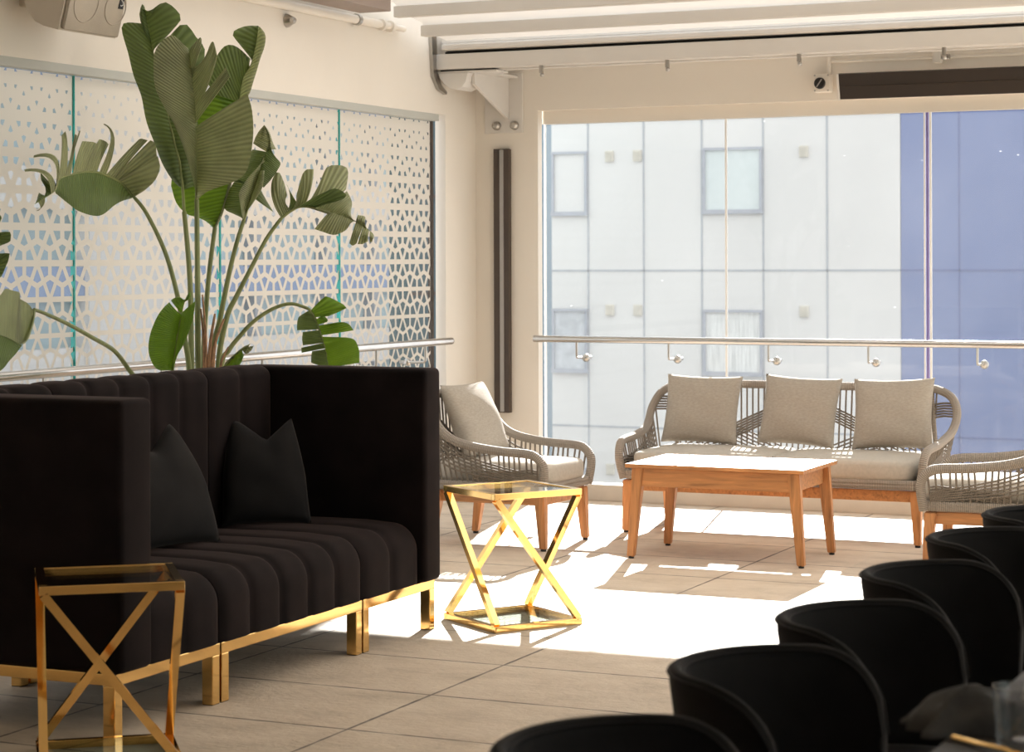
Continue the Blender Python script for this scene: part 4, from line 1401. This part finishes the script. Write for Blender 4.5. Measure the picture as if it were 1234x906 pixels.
# leaf: tall dark leaf behind it
add_leaf(plant, [(222, 255), (218, 205), (210, 170), (203, 141), (194, 100), (185, 64), (178, 28), (173, 4)],
         [(.12, .86, [(217, 226), (207, 216), (195, 196), (186, 172), (176, 145), (170, 115), (161, 91), (154, 63), (148, 42), (147, 31), (153, 27), (170, 28)], .02),
          (.80, .99, [(172, 35), (168, 18), (171, 5)], .0),
          (.10, .56, [(236, 224), (240, 180), (236, 120)], .05),
          (.54, .74, [(238, 115), (247, 62), (238, 47), (222, 28), (204, 44)], .03),
          (.76, .97, [(187, 58), (211, 33), (218, 20), (206, 6), (195, 3), (184, 17)], -.02)],
         'leaf_dark', [base(247), (236, 560), (231, 445), (229, 340)], (.017, .011), .02)
# leaf: right rear leaf, yellow green at its foot and folded at the tip
add_leaf(plant, [(259, 274), (268, 254), (276, 223), (283, 180), (286, 140), (292, 98), (304, 73), (312, 32)],
         [(.0, .62, [(258, 276), (249, 267), (238, 262), (225, 258), (214, 247), (209, 234), (207, 215), (225, 170), (245, 110)], .02, 'leaf_bright'),
          (.50, .80, [(250, 100), (257, 80), (262, 66), (272, 55), (285, 56), (302, 71)], .03),
          (.83, 1.0, [(303, 71), (290, 55), (280, 41), (288, 34), (299, 31), (311, 31)], .03),
          (.52, .99, [(287, 132), (300, 114), (307, 93), (314, 70), (319, 55), (320, 42), (313, 32)], -.05, 'leaf_pale'),
          (.0, .32, [(262, 272), (273, 240), (279, 222)], -.03, 'leaf_pale')],
         'leaf_dark', [base(258), (249, 560), (245, 445), (250, 350)], (.016, .010), .10)
# leaf: left arching leaf with ragged strips
add_leaf(plant, [(162, 238), (148, 222), (134, 214), (119, 208), (103, 207), (88, 210), (72, 216), (66, 230), (40, 247)],
         [(.0, .13, [(164, 236), (176, 228), (187, 217), (193, 202), (190, 188)], -.03),
          (.10, .17, [(189, 189), (187, 173), (181, 169)], -.05),
          (.16, .25, [(178, 169), (170, 167), (166, 169)], -.04),
          (.25, .32, [(126, 149), (124.5, 150)], -.05, None, (12, -10)),
          (.34, .47, [(131, 174), (127, 170), (119, 168), (118.5, 173)], -.04),
          (.45, .58, [(118.5, 174), (112, 171), (99, 170)], -.04),
          (.60, .64, [(93, 163), (90, 161)], -.03, None, (1, 0)),
          (.645, .66, [(97, 158), (95.5, 157)], -.02, None, (2, -3)),
          (.64, .74, [(79, 158), (74, 163)], -.03, None, (3, -5)),
          (.73, .78, [(41, 187), (40, 190)], -.04, None, (12, -13)),
          (.76, .82, [(29, 204), (30, 207)], -.05, None, (8, -8)),
          (.0, .76, [(159, 239), (148, 242), (137, 248), (125, 258), (113, 260), (94, 254), (82, 245), (67, 233)], .06, 'leaf_dark'),
          (.76, .90, [(49, 208), (50, 218), (60, 228)], .10, 'leaf_dark'),
          (.86, .97, [(47, 232), (45, 238), (46, 241)], .10, 'leaf_dark'),
          (.88, .95, [(43, 254), (45, 254)], -.02, None, (4, 2))],
         'leaf_grey', [base(246), (234, 560), (228, 445), (222, 405), (214, 357), (199, 304), (177, 258)], (.016, .008), -.03)
# leaf: right leaf drooping outward
add_leaf(plant, [(339, 263), (351, 254), (363, 249), (383, 251), (403, 256), (425, 265), (439, 273), (450, 283), (448, 290)],
         [(.0, .12, [(327, 221), (330, 212), (336, 207), (343, 222), (346, 236)], .05, None, (-4, 0)),
          (.06, .20, [(352, 243), (347, 225), (345, 222)], .08, 'leaf_dark'),
          (.10, .24, [(357, 236), (366, 207), (378, 204)], .0, None, (3, 2)),
          (.24, .46, [(382, 233), (392, 204), (402, 199), (419, 203), (417, 228)], .04, 'leaf_pale'),
          (.44, .74, [(418, 230), (424, 243), (423, 256), (424, 264)], .03, 'leaf_pale'),
          (.18, .34, [(378, 238), (403, 227), (418, 236), (405, 243)], -.06, 'leaf_dark', (0, 0)),
          (.24, .48, [(380, 253), (395, 258), (400, 258)], -.02),
          (.48, .74, [(379, 276), (388, 279), (403, 283), (417, 277), (423, 267)], -.03),
          (.74, .82, [(421, 293), (425, 296), (430, 293)], -.02),
          (.82, .885, [(431, 294), (437, 294), (443, 291)], -.02),
          (.89, .99, [(446, 292), (449, 291)], -.01),
          (.74, .86, [(431, 259), (440, 261), (439, 268)], .02)],
         'leaf_grey', [base(274), (266, 560), (263, 445), (273, 384), (285, 357), (300, 328), (321, 288)], (.016, .008), .0)
# leaf: smaller dark leaf between
add_leaf(plant, [(294, 265), (300, 245), (308, 222), (316, 195), (325, 170), (319, 151)],
         [(.0, .38, [(291, 262), (282, 258), (271, 252), (270, 240), (284, 216)], .05, 'leaf_dark'),
          (.34, .72, [(283, 218), (294, 205), (300, 190), (304, 180)], .05, 'leaf_dark'),
          (.72, 1.0, [(305, 173), (308, 165), (312, 158), (318, 151)], .02),
          (.0, .66, [(291, 255), (288, 238), (289, 230), (299, 214), (312, 200), (319, 195)], -.06, 'leaf_pale'),
          (.06, .52, [(305, 245), (316, 226), (319, 205)], -.05, 'leaf_pale'),
          (.40, .82, [(318, 226), (326, 217), (334, 206), (338, 196), (331, 190)], .02, 'leaf_dark'),
          (.74, 1.0, [(333, 180), (329, 172), (325, 160), (320, 152)], .02),
          (.25, .45, [(330, 256), (322, 243), (315, 230)], .10, 'leaf_dark')],
         'leaf_grey', [base(266), (257, 560), (253, 445), (265, 385), (276, 330), (286, 290)], (.016, .009), .05)
# leaf: bright young leaf low on the left
add_leaf(plant, [(208, 446), (211, 425), (214, 405), (219, 377), (223, 362), (228, 352)],
         [(.0, .70, [(204, 446), (192, 446), (184, 439), (179, 423), (180, 407), (187, 386), (196, 372), (204, 364)], -.03),
          (.72, .90, [(206, 362), (210, 359), (217, 358), (221, 361)], -.02),
          (.0, .72, [(209, 444), (214, 428), (222, 414), (230, 393), (234, 376), (235, 363)], -.04),
          (.86, 1.0, [(228, 361), (230, 356), (229, 352)], -.01)],
         'leaf_bright', [base(236), (222, 600), (212, 500), (208, 455)], (.013, .008), -.16)
# leaf: right leaf hanging over the booth
add_leaf(plant, [(372, 372), (380, 384), (387, 403), (393, 424), (396, 445)],
         [(.04, .16, [(388, 360), (394, 357), (417, 369), (412, 374), (396, 381)], -.02),
          (.20, .29, [(390, 380), (395, 385), (394, 388)], -.02),
          (.30, .46, [(402, 389), (413, 388), (421, 391), (426, 398)], -.03),
          (.48, .97, [(408, 406), (425, 408), (431, 416), (433, 425), (433, 437)], -.04),
          (.03, .36, [(367, 377), (360, 382), (358, 390), (358, 398)], .02, 'leaf_dark'),
          (.37, .58, [(365, 400), (364, 408), (365, 416)], .02, 'leaf_dark'),
          (.58, .67, [(363, 419), (363.5, 425)], .02, 'leaf_dark'),
          (.68, .98, [(376, 423), (375, 430), (375, 437)], .02, 'leaf_dark')],
         'leaf_bright', [base(277), (268, 560), (267, 445), (276, 422), (289, 405), (306, 387), (329, 372), (351, 366)], (.013, .007), -.05)
# leaf: low left leaf reaching past the picture edge
add_leaf(plant, [(41, 373), (38, 392), (28, 413), (5, 405), (-25, 397)],
         [(.0, .42, [(40, 374), (34, 366), (24, 360), (22, 358)], -.02),
          (.30, 1.0, [(23, 356), (24, 352), (15, 350), (6, 348), (-3, 358), (-22, 352)], -.02),
          (.44, 1.0, [(27, 416), (20, 425), (12, 434), (0, 447), (-25, 455)], .03, 'leaf_dark'),
          (.02, .42, [(40, 384), (35, 400), (29, 413)], -.03)],
         'leaf_grey', [base(240), (205, 560), (175, 470), (158, 449), (138, 423), (110, 406), (83, 391), (55, 378)], (.013, .007), -.02, bulge=.0)
# leaf: small rolled leaf at the right foot
add_leaf(plant, [(269, 445), (280, 432), (293, 421), (304, 417)],
         [(.0, .9, [(272, 436), (283, 426), (293, 418), (302, 414)], -.02, 'leaf_pale'),
          (.0, .72, [(272, 446), (283, 443), (290, 438), (294, 428)], -.03, 'leaf_bright'),
          (.72, 1.0, [(297, 427), (303, 422), (306, 416)], -.02)],
         'leaf_grey', [base(262), (261, 560), (263, 470)], (.012, .007), -.14)
# dry sheaths around the foot of the stems
for (u0, v0), (u1, v1), (u2, v2), wd in (((246, 470), (246, 420), (242, 372), .010), ((252, 470), (253, 420), (259, 378), .013), ((256, 470), (258, 420), (270, 384), .013), ((266, 470), (266, 440), (275, 418), .009), ((247, 470), (248, 410), (244, 355), .010)):
    sh_ = MB(); sh_.tube(crom([S((u0, v0, -.17)), S((u1, v1, -.16)), S((u2, v2, -.13))], 6), [wd * (1 - .055 * i) for i in range(13)], 8)
    sh_.build('sheath', 'sheath', plant, True, world=True)
# second plant, mostly beyond the left edge
p2 = thing('bird_of_paradise_plant', 'second bird of paradise plant, only leaf strips at the left edge', 'plant', (-5.42, 6.55, 0))
planter(p2, .22, .42)
PD, LEAN = 8.3, 0
add_leaf(p2, [(-30, 380), (-26, 330), (-24, 290), (-26, 250), (-30, 210)],
         [(.20, .42, [(-8, 306), (11, 305), (11, 310), (8, 319), (0, 335), (-12, 338)], -.02),
          (.44, .62, [(-8, 281), (11, 279), (13, 285), (12, 291), (-2, 297)], -.02),
          (.64, .78, [(-8, 262), (-1, 259), (2, 262), (0, 268)], -.02),
          (.05, .95, [(-45, 350), (-55, 300), (-40, 230)], .02)],
         'leaf_dark', [(-55, 700), (-45, 560), (-35, 450)], (.015, .008), 0)

# ================================================================== LIGHT
sun = bpy.data.lights.new('sun', 'SUN')
sun.energy = 18.0
sun.angle = R(.53)
sun.color = (1.0, .985, .96)
so = bpy.data.objects.new('sun', sun)
COL.objects.link(so)
el, az = R(25.3), R(13.1)
dirv = Vector((math.sin(az) * math.cos(el), -math.cos(az) * math.cos(el), -math.sin(el)))
so.rotation_euler = dirv.to_track_quat('-Z', 'Y').to_euler()
so.location = (-6, 30, 15)

wd_ = bpy.data.worlds.new('sky')
scene.world = wd_
wd_.use_nodes = True
nt = wd_.node_tree
nt.nodes.clear()
o_ = nt.nodes.new('ShaderNodeOutputWorld')
bg = nt.nodes.new('ShaderNodeBackground')
bg.inputs[1].default_value = 1.45
tc = nt.nodes.new('ShaderNodeTexCoord')
sx = nt.nodes.new('ShaderNodeSeparateXYZ')
nt.links.new(tc.outputs['Generated'], sx.inputs[0])
rp = nt.nodes.new('ShaderNodeValToRGB')
rp.color_ramp.elements[0].position = .0
rp.color_ramp.elements[0].color = (1.0, .985, .96, 1)
rp.color_ramp.elements[1].position = .7
rp.color_ramp.elements[1].color = (.93, .965, 1.0, 1)
nt.links.new(sx.outputs[2], rp.inputs[0])
nt.links.new(rp.outputs[0], bg.inputs[0])
nt.links.new(bg.outputs[0], o_.inputs[0])

# ================================================================== RENDER SETTINGS
scene.view_settings.view_transform = 'Standard'
scene.view_settings.look = 'None'
scene.view_settings.gamma = 1
scene.view_settings.use_curve_mapping = False
scene.view_settings.exposure = 0.4
cy = scene.cycles
cy.max_bounces = 10
cy.diffuse_bounces = 6
cy.glossy_bounces = 5
cy.transmission_bounces = 8
cy.transparent_max_bounces = 24
cy.sample_clamp_indirect = 6
cy.caustics_reflective = False
cy.caustics_refractive = False
try:
    cy.use_denoising = True
    cy.denoiser = 'OPENIMAGEDENOISE'
except Exception:
    pass
